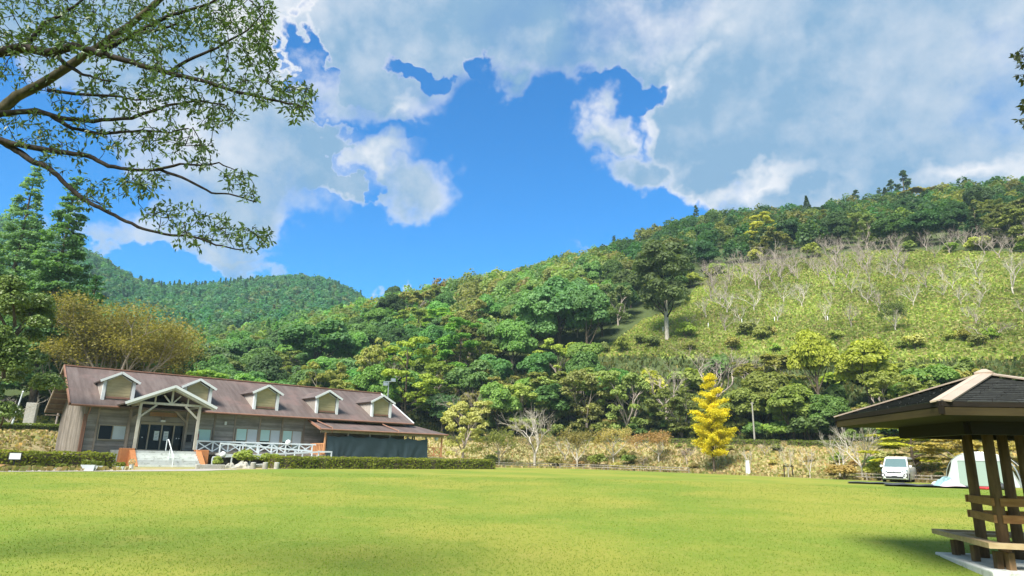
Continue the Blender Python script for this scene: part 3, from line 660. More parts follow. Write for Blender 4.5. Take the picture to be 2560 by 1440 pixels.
    for i, u in enumerate((19.7, 22.0, 24.3, 26.5, 28.6, 30.8, 32.75)):
        m = MB(); m.box(u - .07, u + .07, -2.23, -2.09, -.1 if i in (0, 3, 6) else DK - .06, 3.2); m.build('verandah_post', M['orange_wood'] if i in (0, 6) else M['stud'], L)
    for u, n_ in ((32.75, 3.2), (32.75, 7.0), (31.0, .8), (29.9, .8)):
        m = MB(); m.box(u - .05, u + .05, n_ - .05, n_ + .05, .8, 3.5); m.build('rear_post', M['dark'], L)
    for z in (1.32, 2.12):
        m = MB(); m.box(30.87, 32.68, -2.2, -2.12, z - .05, z + .05); m.build('lattice_rail', M['orange_wood'], L)
    for i in range(2):
        a = 30.9 + i * .9
        for p, q in ((1.37, 2.07), (2.07, 1.37)):
            m = MB(); m.beam((a + .03, -2.16, p), (a + .86, -2.16, q), .045, .08); m.build('lattice_brace', M['orange_wood'], L)
        m = MB(); m.box(a + .86, a + .94, -2.19, -2.13, 1.37, 2.07); m.build('lattice_post', M['orange_wood'], L)
    for i in range(9):
        n_ = -2.0 + i * .34
        m = MB(); m.box(19.66, 19.74, n_, n_ + .16, DK - .06, 2.1); m.build('side_board', M['orange_wood'], L)
    m = MB(); m.box(19.64, 19.76, -2.1, .9, 2.1, 2.22); m.build('side_rail', M['orange_wood'], L)
    m = MB(); m.lathe([(.02, -.24), (.16, -.18), (.23, 0), (.16, .17), (.05, .23)], 14); o = m.build('globe_lamp', M['lamp_white'], L, smooth=True); o.location = (32.2, -2.0, 3.05)
    m = MB(); m.beam((32.2, -2.0, 3.27), (32.2, -2.0, 3.42), .06, .06); m.build('lamp_bracket', M['dark'], L)
    return L
LODGE = build_lodge()

def lodge_thing(name, u, n, z, label, cat, group=None, rz=0.0):
    return emp(name, lodge_pt(u, n, z), YAW + rz, label, cat, group)
# shade net hung along the verandah
def build_net():
    nu, nz = 110, 22; P = np.zeros((nz, nu, 3)); us = np.linspace(19.85, 30.9, nu)
    posts = np.array([19.7, 22.0, 24.3, 26.5, 28.6, 30.8])
    for j, u in enumerate(us):
        k = np.clip(np.searchsorted(posts, u) - 1, 0, 4); t = (u - posts[k]) / (posts[k + 1] - posts[k]); sag = 4 * t * (1 - t)
        top = 2.98 - .16 * sag - .02 * math.sin(u * 7); bot = 1.02 + .05 * math.sin(u * 2.1) + .05 * math.sin(u * 5.3)
        for i in range(nz):
            s = i / (nz - 1); z = top + (bot - top) * s
            fold = .035 * math.sin(u * 3.1 + s * 2.2 + 2.0 * math.sin(u * .7)) * (0.25 + s) + .022 * math.sin((u + s * 1.1 * math.sin(u * .9)) * 6.5) * s
            P[i, j] = (u, -2.33 + fold * .9 - .05 * s, z)
    m = MB(); m.grid(P, .5); o = m.build('shade_net', M['net'], None, smooth=True); o.location = lodge_pt(0, 0); o.rotation_euler = (0, 0, YAW)
    prop(o, "dark grey shade net hung in folds along the verandah posts", 'net')
build_net()

# ------------------------------------------------------------------ leaves as cards
def cards(P, Nrm, size, rng, aspect=1.5, fold=0.0):
    """one four-sided leaf (or leaf clump) per point, facing roughly along Nrm -> V, F"""
    n = len(P); Nrm = Nrm / (np.linalg.norm(Nrm, axis=1)[:, None] + 1e-9)
    a = rng.normal(size=(n, 3)); a -= Nrm * (a * Nrm).sum(1)[:, None]; a /= np.linalg.norm(a, axis=1)[:, None] + 1e-9
    b = np.cross(Nrm, a); s = np.broadcast_to(np.asarray(size, float), (n,))[:, None] * .5
    V = np.stack([P - a * s * aspect, P - b * s + Nrm * s * fold, P + a * s * aspect, P + b * s + Nrm * s * fold], 1).reshape(-1, 3)
    return V, np.arange(4 * n).reshape(n, 4)
def rdir(n, rng):
    v = rng.normal(size=(n, 3)); return v / np.linalg.norm(v, axis=1)[:, None]

# ------------------------------------------------------------------ hedges
def hedge(p0, p1, w, h, label, color, group=None, seed=0, size=.11, dens=150, name='hedge'):
    rng = np.random.default_rng(seed); p0 = np.array(p0, float); p1 = np.array(p1, float); d = p1 - p0; Ln = np.linalg.norm(d); d /= Ln; nr = np.array([-d[1], d[0]])
    n = int((Ln * (2 * h + w) + 2 * w * h) * dens)
    s = rng.uniform(0, Ln, n); q = rng.uniform(0, 2 * h + w, n)
    side = np.where(q < h, -1, np.where(q < h + w, 0, 1)); off = np.where(side == -1, -w / 2, np.where(side == 1, w / 2, q - h - w / 2)); z = np.where(side == -1, q, np.where(side == 0, h, 2 * h + w - q))
    k = int(2 * w * h * dens * .5); e = rng.uniform(0, 1, k) < .5
    s[:k] = np.where(e, 0, Ln); off[:k] = rng.uniform(-w / 2, w / 2, k); z[:k] = rng.uniform(0, h, k); 
    wob = .07 * np.sin(s * 1.7 + off * 3) + .05 * np.sin(s * 4.3 + 1) + rng.normal(0, .04, n)
    rnd = np.clip((z - h * .75) / (h * .25), 0, 1) * np.clip((np.abs(off) - w * .3) / (w * .2), 0, 1)
    z = z * (1 + wob * .6 * (z / h)) - .12 * rnd; off = off * (1 + wob)
    x = p0[0] + d[0] * s + nr[0] * off; y = p0[1] + d[1] * s + nr[1] * off; g = hz(x, y)
    N3 = np.stack([nr[0] * side, nr[1] * side, (side == 0) * 1.2 + .3], -1) + rng.normal(0, .55, (n, 3))
    V, F_ = cards(np.stack([x, y, g + z], -1), N3, rng.uniform(.6, 1.3, n) * size, rng)
    tint = np.clip(.42 + .25 * rng.normal(size=n) + .16 * np.sin(s * 2.3) * np.sin(s * .9) + .1 * (side == 0), 0, 1)
    me = npmesh('hedge', V, F_, M['leaf'], tint); 
    c = (p0 + p1) / 2; loc = (c[0], c[1], float(hz(c[0], c[1])))
    root = emp(name, loc, 0, label, 'hedge', group)
    me.transform(Matrix.Translation(-Vector(loc))); o = ob('leaves', me, root); o.color = (*color, 1); o['kind'] = 'stuff'
    m = MB(); t = np.linspace(0, Ln, max(2, int(Ln / 2)))
    P = []
    for tt in t:
        tt = min(max(tt, .1), Ln - .1); c2 = p0 + d * tt; gz = float(hz(c2[0], c2[1])); ring = []
        for o_, zz in ((-w / 2 + .07, -.05), (-w / 2 + .07, h - .1), (w / 2 - .07, h - .1), (w / 2 - .07, -.05)): ring.append((c2[0] + nr[0] * o_ - loc[0], c2[1] + nr[1] * o_ - loc[1], gz + zz - loc[2]))
        P.append(ring)
    m.grid(np.array(P)); m.add(P[0], [(0, 1, 2, 3)]); m.add(P[-1], [(0, 1, 2, 3)]); o = m.build('twigs', M['bark'], root)
    return root
HG = (0.20, 0.235, 0.04)
g2 = lambda px, py: ground_at(px, py)[:2]
a = g2(-260, 1173); b = g2(272, 1172)
hedge(a + np.array([-.3, .7]), b + np.array([-.3, .55]), 1.3, .98, "clipped green hedge in front of the lodge's left gable end", HG, seed=1)
P0 = np.array(lodge_pt(13.0, -7.3)[:2]); P1 = np.array(lodge_pt(36.2, -6.2)[:2])
hedge(P0, P1, 1.5, .92, "long clipped hedge running along below the lodge's ramp and netted verandah", HG, seed=2)
HG2 = (0.15, 0.2, 0.045)
def bank_hedge(pxs, label, seed, r_off=1.5, h=.75, w=1.1, size=.13, dens=90):
    pts = []
    for px in pxs:
        v = ray(px, 1100); az = math.atan2(v[0], v[1]); r = row_r(2, az) + r_off; pts.append((math.sin(az) * r, math.cos(az) * r))
    hedge(pts[0], pts[1], w, h, label, HG2, seed=seed, size=size, dens=dens, group='low hedges along the top of the bank')
bank_hedge((-60, 168), "low trimmed hedge on top of the grassy bank left of the lodge", 3, r_off=.5)
bank_hedge((1395, 1580), "dark low hedge on the bank top behind the pale sapling with the white trunk", 4)
bank_hedge((1600, 1760), "low hedge on the bank top just left of the yellow tree", 5)
bank_hedge((1800, 1945), "low hedge on the bank top beside the thin utility pole", 6)
bank_hedge((1975, 2120), "low hedge on the bank top above the two staked saplings", 7)
bank_hedge((1120, 1260), "low hedge on the bank top right of the lodge verandah", 8)

# ------------------------------------------------------------------ things round the lodge
def put(name, px, py, label, cat, group=None, rz=0.0):
    p = ground_at(px, py); return emp(name, p, rz, label, cat, group)
# stumps
for i, (px, lab) in enumerate(((632, "leftmost of three short concrete stumps before the long hedge"), (662, "middle one of three short concrete stumps before the long hedge"), (691, "rightmost of three short concrete stumps before the long hedge"))):
    t = put('stump', px, 1172.5, lab, 'bollard', 'concrete stumps in front of the hedge', rz=i)
    m = MB(); m.lathe([(.19, -.05), (.2, .02), (.2, .44), (.18, .47)], 12); m.build('post', M['stone'], t); m = MB(); m.lathe([(.185, .471), (.15, .49)], 12); m.build('cap', M['concrete'], t)
def rock(px, py, r, label, seed):
    rng = np.random.default_rng(seed); m = MB(); P = np.zeros((9, 15, 3))
    for i in range(9):
        for j in range(15):
            th = math.pi * .58 * i / 8; ph = 2 * math.pi * j / 14; k = 1 + .16 * math.sin(3 * ph + seed) + .13 * math.sin(5 * th + 2 * ph) + .08 * math.cos(7 * ph)
            P[i, j] = (r * k * math.sin(th) * math.cos(ph), .7 * r * k * math.sin(th) * math.sin(ph), .75 * r * k * math.cos(th))
    P[:, 14] = P[:, 0]; m.grid(P); o = m.build('rock', M['stone']); p = ground_at(px, py); o.location = (p[0], p[1], p[2] + .02); prop(o, label, 'rock')
rock(607, 1171, .55, "big grey mossy rock between the ramp and the three stumps", 3)
rock(573, 1171, .42, "flat grey rock at the foot of the ramp", 8)
m = MB(); m.box(-1.0, 1.0, -.12, .12, -.05, .3); o = m.build('stone_kerb', M['stone'], None, bevel=.04); p = ground_at(525, 1172); o.location = p; o.rotation_euler = (0, 0, YAW); prop(o, "low stone kerb at the start of the ramp", 'kerb')
LATE = [(13.2, -5.2), (11.4, -5.3), (15.2, -5.4)]
def globe_post(u, n, h, label):
    t = lodge_thing('globe_lamp', u, n, 0, label, 'lamp', 'white globe lamps beside the ramp')
    m = MB(); m.tube([(0, 0, -.4), (0, 0, h - .2)], .05, 8); m.build('post', M['black'], t)
    m = MB(); m.lathe([(.02, h - .24), (.18, h - .18), (.26, h), (.18, h + .19), (.05, h + .26)], 16); m.build('globe', M['lamp_white'], t, smooth=True)
globe_post(9.9, -4.9, 1.0, "white globe lamp low by the porch steps above the dark box")
globe_post(16.3, -2.0, 2.15, "white globe lamp standing in the balustrade before the sash windows")
t = lodge_thing('dark_box', 9.9, -5.0, -.1, "dark service box below the globe lamp by the porch", 'box'); m = MB(); m.box(-.3, .3, -.2, .2, 0, .72); m.build('box', M['black'], t); m = MB(); m.box(-.33, .33, -.23, .23, .72, .76); m.build('lid', M['dark'], t)
def planter(px, py, w, d, h, lab, white=True, plants=True, seed=0):
    t = put('planter', px, py, lab, 'planter', 'planters before the lodge', rz=.35); m = MB(); e = .06
    m.add([(-w + e, -d + e, 0), (w - e, -d + e, 0), (w - e, d - e, 0), (-w + e, d - e, 0), (-w, -d, h), (w, -d, h), (w, d, h), (-w, d, h)], [(0, 3, 2, 1), (0, 1, 5, 4), (1, 2, 6, 5), (2, 3, 7, 6), (3, 0, 4, 7), (4, 5, 6, 7)]); m.build('trough', M['rail_white'] if white else M['pier'], t)
    if plants:
        rng = np.random.default_rng(seed); n = 160; P = np.stack([rng.uniform(-w, w, n), rng.uniform(-d, d, n), h + rng.uniform(0, .25, n)], -1)
        V, F_ = cards(P, rdir(n, rng) + (0, 0, .6), rng.uniform(.05, .12, n), rng); o = ob('plants', npmesh('plants', V, F_, M['leaf'], rng.random(n)), t); o.color = (.16, .2, .05, 1); o['kind'] = 'stuff'
planter(219, 1177, .36, .2, .34, "white plastic trough planter, the larger of two left of the steps", seed=1)
planter(243, 1176, .3, .18, .27, "smaller white trough planter right beside the larger one", seed=2)
planter(150, 1177, .26, .16, .14, "low white tray planter lying before the left hedge", seed=3)
planter(298, 1174, .28, .2, .2, "leafy flower box at the left foot of the steps", seed=4)
t = put('flower_pot', 328, 1172, "small white flower pot beside the steps' left cheek wall", 'pot'); m = MB(); m.lathe([(.1, 0), (.16, .26), (.17, .3), (.14, .3)], 12); m.build('pot', M['rail_white'], t)
rng = np.random.default_rng(5); n = 120; P = rdir(n, rng) * .2 + (0, 0, .42); V, F_ = cards(P, rdir(n, rng), .08, rng); o = ob('flowers', npmesh('flowers', V, F_, M['leaf'], rng.random(n)), t); o.color = (.5, .42, .36, 1); o['kind'] = 'stuff'
m = MB(); m.box(-.3, .3, -.2, .2, 0, .3); o = m.build('wooden_crate', M['plaque']); o.location = ground_at(2, 1175); prop(o, "small brown wooden crate at the end of the left hedge", 'crate')
# floodlight in the left hedge
t = put('floodlight', 31, 1176, "white floodlight panel on a short stand in the left hedge", 'floodlight', rz=.5)
m = MB(); m.tube([(0, 0, -.1), (0, 0, .62)], .04, 7); m.box(-.25, .25, -.2, .2, -.05, .12); m.build('stand', M['black'], t)
m = MB(); m.box(-.3, .3, -.06, .06, .55, .98); m.build('housing', M['black'], t); m = MB(); m.box(-.26, .26, -.09, -.062, .6, .93); m.build('lens', M['lamp_white'], t)
# red and white banner leaning by the porch post
t = lodge_thing('banner', 8.75, -1.4, DK, "furled red and white banner leaning beside the porch post", 'banner')
m = MB(); m.tube([(0, 0, 0), (.12, .3, 1.9)], .02, 6); m.build('pole', M['steel'], t)
m = MB(); P = np.array([[(.02 + .12 * s + .1 * math.sin(q * 1.3) * (1 - s), .05 + .3 * s + .06 * math.cos(q * 1.9), .15 + 1.5 * s) for q in range(5)] for s in np.linspace(0, 1, 8)]); m.grid(P); m.build('cloth', M['pink_cloth'], t)
m = MB(); P2 = P + (.05, -.03, 0); m.grid(P2[:, 2:]); m.build('red_cloth', M['red'], t)
# floodlight mast behind the lodge
P = at(972, 955, 86); gz = float(hz(P[0], P[1])); t = emp('light_mast', (P[0], P[1], gz), 0.4, "grey floodlight mast behind the right end of the lodge roof", 'lamp post'); h = P[2] - gz
m = MB(); m.tube([(0, 0, -.2), (0, 0, h)], [.11, .07], 8); m.build('pole', M['steel'], t); m = MB(); m.beam((-.7, 0, h), (.9, 0, h + .12), .09, .09); m.build('crossarm', M['steel'], t)
for x, z in ((-.45, -.3), (.55, .28)):
    m = MB(); m.box(x - .28, x + .28, -.22, .12, h + z - .2, h + z + .2); m.build('floodlight', M['steel'], t)
# utility pole on the bank, white marker post by the lawn
P = at(1887, 1106, 92); gz = float(hz(P[0], P[1])); top = at(1881, 1003, 92); t = emp('utility_pole', (P[0], P[1], gz), 0, "thin grey utility pole on the bank right of the yellow tree", 'pole'); h = top[2] - gz
m = MB(); m.tube([(0, 0, -.3), (0, 0, h)], [.13, .09], 8); m.build('shaft', M['stone'], t); m = MB(); m.beam((-.25, 0, h - .15), (.25, 0, h - .15), .08, .08); m.build('crossarm', M['stone'], t)
t = put('marker_post', 1870, 1188, "white square marker post at the lawn's edge right of the yellow tree", 'post'); m = MB(); m.box(-.17, .17, -.17, .17, -.1, 1.45); m.build('post', M['lamp_white'], t, bevel=.02); m = MB(); m.box(-.19, .19, -.19, .19, 1.45, 1.5); m.build('cap', M['rail_white'], t)
# slender white stakes on the meadow
for i, (px, py, lab) in enumerate(((1658, 832, "beside the lone tall tree's trunk"), (1771, 822, "under a pale sapling right of the lone tree"), (1855, 812, "left of the middle of the meadow"), (1937, 808, "left of a thin bare sapling in mid meadow"), (2070, 806, "nearest the small dark tree"))):
    p = ground_at(px, py); t = emp('marker_stake', p, 0, "thin white stake on the meadow slope " + lab, 'stake', 'white stakes across the meadow slope'); m = MB(); m.tube([(0, 0, -.1), (.02, 0, 1.25)], .09, 6); m.build('stake', M['lamp_white'], t)
# low rail fence along the lawn's far edge
def fence(px0, px1, label):
    pts = []
    for px in np.linspace(px0, px1, max(3, int((px1 - px0) / 45))):
        v = ray(px, 1168); az = math.atan2(v[0], v[1]); r = r_edge(az) + .9; x, y = math.sin(az) * r, math.cos(az) * r; pts.append(Vector((x, y, float(hz(x, y)))))
    t = emp('rail_fence', pts[0], 0, label, 'fence', 'low rail fences at the edge of the lawn'); o0 = pts[0]
    for p in pts:
        m = MB(); m.tube([p - o0 + Vector((0, 0, -.2)), p - o0 + Vector((0, 0, .62))], .075, 7); m.build('post', M['fence_wood'], t)
    for a_, b_ in zip(pts, pts[1:]):
        for hh in (.28, .55):
            m = MB(); m.beam(a_ - o0 + Vector((0, -.08, hh)), b_ - o0 + Vector((0, -.08, hh + random.uniform(-.03, .03))), .06, .09); m.build('rail', M['fence_wood'], t)
fence(1195, 1390, "low wooden rail fence between the long hedge and the white-trunked sapling"); fence(1400, 1520, "low wooden rail fence right of the white-trunked sapling"); fence(1510, 1722, "low wooden rail fence ending left of the yellow tree"); fence(2110, 2380, "low wooden rail fence behind the white minivan")
# left edge: grey stone monument, leaning pole
P = at(72, 1062, 76); gz = float(hz(P[0], P[1])); t = emp('stone_monument', (P[0], P[1], gz), .3, "tall grey stone slab standing on the bank at far left", 'monument'); m = MB(); m.box(-.55, .55, -.35, .35, -.3, 3.0); m.build('slab', M['stone'], t, bevel=.06); m = MB(); m.box(-.9, .9, -.6, .6, -.3, .35); m.build('plinth', M['concrete'], t)
P = at(28, 1055, 66); gz = float(hz(P[0], P[1])); t = emp('pale_pole', (P[0], P[1], gz), 0, "slim pale pole leaning right on the bank at far left", 'pole'); m = MB(); m.tube([(0, 0, -.3), (.55, 0, 3.9)], [.09, .06], 7); m.build('shaft', M['rail_white'], t); m = MB(); m.lathe([(.02, 3.85), (.1, 3.9), (.02, 4.02)], 8, (.56, 0)); m.build('cap', M['lamp_white'], t)

# ------------------------------------------------------------------ minivan
def build_van():
    p = ground_at(2238, 1206); az = math.atan2(p[0], p[1])
    t = emp('minivan', p, 0, "white minivan parked facing the lawn beside the tent", 'van'); t.rotation_euler = (0, 0, -az - math.radians(9))
    t.scale = (1.06, 1.06, 1.06)
    # local: front towards -y ; half width .86 ; length 4.6
    # side profile stations (y, z_bottom, z_belt(top of body), half width)
    ys = [-.02, .06, .3, .75, 1.05, 1.35, 2.2, 3.4, 4.3, 4.55, 4.6]
    body_top = [.62, .80, .93, 1.03, 1.08, 1.1, 1.12, 1.12, 1.1, 1.05, .9]
    hw = [.70, .78, .84, .862, .866, .868, .868, .868, .85, .8, .74]
    zb = [.30, .22, .2, .2, .2, .2, .2, .2, .22, .26, .32]
    P = []
    for y, zt, w, z0 in zip(ys, body_top, hw, zb):
        ring = [(-w * .96, y, z0), (-w, y, z0 + .14), (-w, y, z0 + (zt - z0) * .55), (-w * .985, y, zt - .06), (-w * .94, y, zt), (0, y, zt + .045), (w * .94, y, zt), (w * .985, y, zt - .06), (w, y, z0 + (zt - z0) * .55), (w, y, z0 + .14), (w * .96, y, z0), (0, y, z0)]
        P.append(ring + [ring[0]])
    m = MB(); m.grid(np.array(P)); m.add(P[0][:-1], [tuple(range(12))]); m.add(P[-1][:-1], [tuple(range(12))]); body = m.build('body', M['paint_white'], t, smooth=True)
    md = body.modifiers.new('split', 'EDGE_SPLIT'); md.split_angle = math.radians(38)
    # cabin: pillars and roof as a lofted shell, glass panes set in it
    rb, rt = .80, .68; yb0, yt0, yt1, yb1 = .82, 1.5, 4.15, 4.5; zr = 1.845
    m = MB(); Q = []
    for s, (y0, y1, w, z) in enumerate(((yb0, yb1, .815, 1.06), (yb0 + .25, yb1 - .1, .79, 1.32), (yt0 - .12, yt1 + .06, .72, 1.70), (yt0 + .02, yt1, .69, 1.79), (yt0 + .3, yt1 - .25, .6, zr))):
        Q.append([(-w, y0, z), (0, y0 - .06, z), (w, y0, z), (w, (y0 + y1) / 2, z), (w, y1, z), (0, y1 + .03, z), (-w, y1, z), (-w, (y0 + y1) / 2, z), (-w, y0, z)])
    m.grid(np.array(Q)); m.add(Q[-1][:-1], [tuple(range(8))]); m.build('cabin', M['paint_white'], t)
    m = MB(); e = -.02
    m.add([(-.75, .86 - .012 - .02, 1.09), (0, .80 - .012 - .02, 1.09), (.75, .86 - .012 - .02, 1.09), (.655, 1.36 - .03, 1.68), (0, 1.30 - .03, 1.69), (-.655, 1.36 - .03, 1.68)], [(0, 1, 4, 5), (1, 2, 3, 4)]); m.build('windscreen', M['glass_car'], t)
    for s in (-1, 1):
        m = MB(); m.add([(s * .822, 1.05, 1.12), (s * .822, 2.45, 1.12), (s * .735, 2.45, 1.66), (s * .745, 1.45, 1.66)], [(0, 1, 2, 3)]); m.build('side_window', M['glass'], t)
        m = MB(); m.add([(s * .822, 2.53, 1.12), (s * .822, 4.3, 1.12), (s * .735, 4.1, 1.66), (s * .735, 2.53, 1.66)], [(0, 1, 2, 3)]); m.build('side_window', M['glass'], t)
        m = MB(); m.box(s * .86 - .0 if s > 0 else -1.04, 1.04 if s > 0 else -.86, .98, 1.14, 1.06, 1.22); m.build('wing_mirror', M['paint_white'], t, bevel=.03)
        m = MB(); m.add([(s * .86, .02 + .14, .78), (s * .42, -.035, .70), (s * .42, -.03, .76), (s * .84, .18, .90)], [(0, 1, 2, 3)]); m.build('headlight', M['glass_car'], t)
        m = MB(); m.add([(s * .86, .045, .66), (s * .62, -.045, .62), (s * .56, -.05, .42), (s * .84, .04, .34)], [(0, 1, 2, 3)]); fr = m.build('fog_recess', M['black'], t)
        m = MB(); m.box(s * .74 - .04, s * .74 + .04, -.05, .0, .42, .58); m.build('fog_lamp', M['lamp_white'], fr)
        for y in (.72, 3.6):
            w_ = emp('wheel', (s * .8, y, .32), 0, parent=t)
            m = MB(); m.lathe([(.2, -.1), (.31, -.1), (.32, -.07), (.32, .07), (.31, .1), (.2, .1)], 20); o = m.build('tyre', M['black'], w_, smooth=False); o.rotation_euler = (0, math.pi / 2, 0)
            m = MB(); m.lathe([(.05, -.104), (.2, -.1), (.2, .1), (.05, .104)], 12); o = m.build('rim', M['steel'], w_); o.rotation_euler = (0, math.pi / 2, 0)
    m = MB(); m.box(-.45, .45, -.06, -.02, .68, .735); m.build('grille', M['black'], t)
    m = MB(); m.box(-.56, .56, -.055, -.01, .30, .42); m.build('lower_grille', M['black'], t)
    m = MB(); m.box(-.6, .6, -.075, -.0, .25, .285); m.build('chrome_strip', M['steel'], t)
    m = MB(); m.box(-.165, .165, -.085, -.06, .47, .635); pl = m.build('number_plate', M['lamp_white'], t)
    m = MB(); m.box(-.055, .055, -.075, -.05, .77, .83); m.build('badge', M['steel'], t)
    m = MB(); m.box(-.74, .74, .12, 4.4, .16, .24); m.build('underbody', M['black'], t)
build_van()

# ------------------------------------------------------------------ tent, ground sheets and camping heap
def build_tent():
    p = ground_at(2458, 1217); az = math.atan2(p[0], p[1])
    t = emp('tent', p, -az - .05, "white shelter tent with pale green front panel behind the pavilion posts", 'tent')
    W, H_, D_ = 2.0, 2.2, 3.0
    def arch(s, y, n=17, k=1.0):
        return [(-W * k * math.copysign(abs(math.cos(a)) ** .75, math.cos(a)), y, H_ * k * abs(math.sin(a)) ** .8) for a in np.linspace(0, math.pi, n)]
    P = np.array([arch(0, y, 17, k) for y, k in ((.0, 1.0), (.8, .985), (1.6, 1.0), (2.4, .985), (D_, .96))])
    m = MB(); m.grid(P); m.build('canopy', M['tent'], t, smooth=True)
    fa = arch(0, .0); inner = [(x * .60, .02, min(z, H_ * .72)) for x, y, z in fa]
    m = MB(); m.add([(-1.28, .03, .04), (1.28, .03, .04), (1.22, .03, 1.66), (-1.22, .03, 1.66)], [(0, 1, 2, 3)]); m.build('front_panel', M['tent_panel'], t)
    m = MB()
    top = [q for q in fa if q[2] > 1.45]; m.add([(q[0], .0, q[2]) for q in top] + [(1.5, .0, 1.64), (-1.5, .0, 1.64)], [tuple(range(len(top) + 2))]); m.build('front_valance', M['tent'], t)
    for s in (-1, 1):
        Pc = np.zeros((9, 12, 3))
        for i in range(9):
            for j in range(12):
                a_, b_ = i / 8, j / 11; xo = s * (1.22 + (.32 + .55 * a_ ** 1.4) * b_ + .04 * a_); Pc[i, j] = (xo, -.05 * math.sin(b_ * 14) * (.3 + a_) + .0, 1.68 * (1 - a_) + .02)
        m = MB(); m.grid(Pc); m.build('side_curtain', M['tent'], t, smooth=True)
    for s in (-1, 1):
        m = MB(); m.tube([(q[0], 0.0 if s < 0 else D_, q[2]) for q in fa], .025, 6); m.build('pole', M['steel'], t)
        
        if s > 0: m = MB(); m.tube([(s * W * .86, -.02, 1.75), (s * (W + 1.3), -.9, .02)], .012, 5); m.build('guy_rope', M['rail_white'], t)
    m = MB(); m.box(-2.1, 2.1, .05, D_ - .1, -.02, .012); m.build('ground_mat', M['sheet'], t)
build_tent()
def sheet(px, py, w, d, label, seed, rz):
    p = ground_at(px, py); m = MB(); P = np.zeros((14, 26, 3))
    for i in range(14):
        for j in range(26):
            x = (j / 25 - .5) * w; y = (i / 13 - .5) * d; e = max(abs(x) / w * 2, abs(y) / d * 2)
            c, s = math.cos(rz), math.sin(rz); X, Y = p[0] + x * c - y * s, p[1] + x * s + y * c
            P[i, j] = (x, y, float(hz(X, Y)) - p[2] + .035 + .05 * abs(math.sin(x * 2.3 + seed)) * abs(math.sin(y * 3.1)) + .05 * (e > .93))
    m.grid(P); o = m.build('ground_sheet', M['sheet'], smooth=True); o.location = p; o.rotation_euler = (0, 0, rz); prop(o, label, 'ground sheet', 'dark ground sheets on the lawn')
sheet(2318, 1217, 4.6, 3.0, "dark grey ground sheet under the heap of tent fabric", 1, -.55)
sheet(2190, 1210, 3.4, 2.4, "flat dark ground sheet on the grass in front of the minivan", 4, -.5)
def heap(px, py, r, hgt, mat, name, label, cat, seed, parent=None):
    p = ground_at(px, py); P = np.zeros((8, 19, 3))
    for i in range(8):
        for j in range(19):
            a_ = 2 * math.pi * (j % 18) / 18; q = i / 7; k = 1 + .22 * math.sin(3 * a_ + seed) + .15 * math.sin(5 * a_ - 2 * seed)
            P[i, j] = (r * k * q * math.cos(a_) * 1.5, r * k * q * math.sin(a_) * .8, .05 + hgt * (1 - q ** 1.6) * (1 + .45 * math.sin(4 * a_ + q * 6 + seed)))
    m = MB(); m.grid(P); o = m.build(name, mat, smooth=False); o.location = p; prop(o, label, cat); return o
heap(2368, 1217, .6, .42, M['teal_cloth'], 'fabric_heap', "crumpled pale teal tent fabric heaped on the dark ground sheet", 'fabric', 1)
heap(2383, 1219, .42, .34, M['pink_cloth'], 'blanket', "pale pink blanket bundled against the teal fabric", 'blanket', 4)
heap(2340, 1216, .24, .2, M['tent'], 'white_cloth', "white cloth lying at the left of the fabric heap", 'cloth', 7)
t = put('storage_box', 2407, 1214, "black storage box at the left corner of the tent", 'box', rz=.3); m = MB(); m.box(-.5, .5, -.3, .3, 0, .4); m.build('crate', M['black'], t, bevel=.03); m = MB(); m.box(-.52, .52, -.32, .32, .4, .46); m.build('lid', M['sheet'], t)
t = put('red_cushion', 2470, 1224, "flat red cushion on the grass before the tent", 'cushion', rz=.2); m = MB(); m.box(-.42, .42, -.3, .3, .0, .15); m.build('cushion', M['red'], t, bevel=.06)
t = put('gear_bag', 2503, 1225, "round dark gear bag right of the red cushion", 'bag'); m = MB(); m.lathe([(.2, 0), (.32, .1), (.3, .28), (.1, .36)], 12); m.build('bag', M['sheet'], t, smooth=True); m = MB(); m.tube([(-.15, 0, .33), (0, 0, .46), (.15, 0, .33)], .02, 6); m.build('handle', M['black'], t)

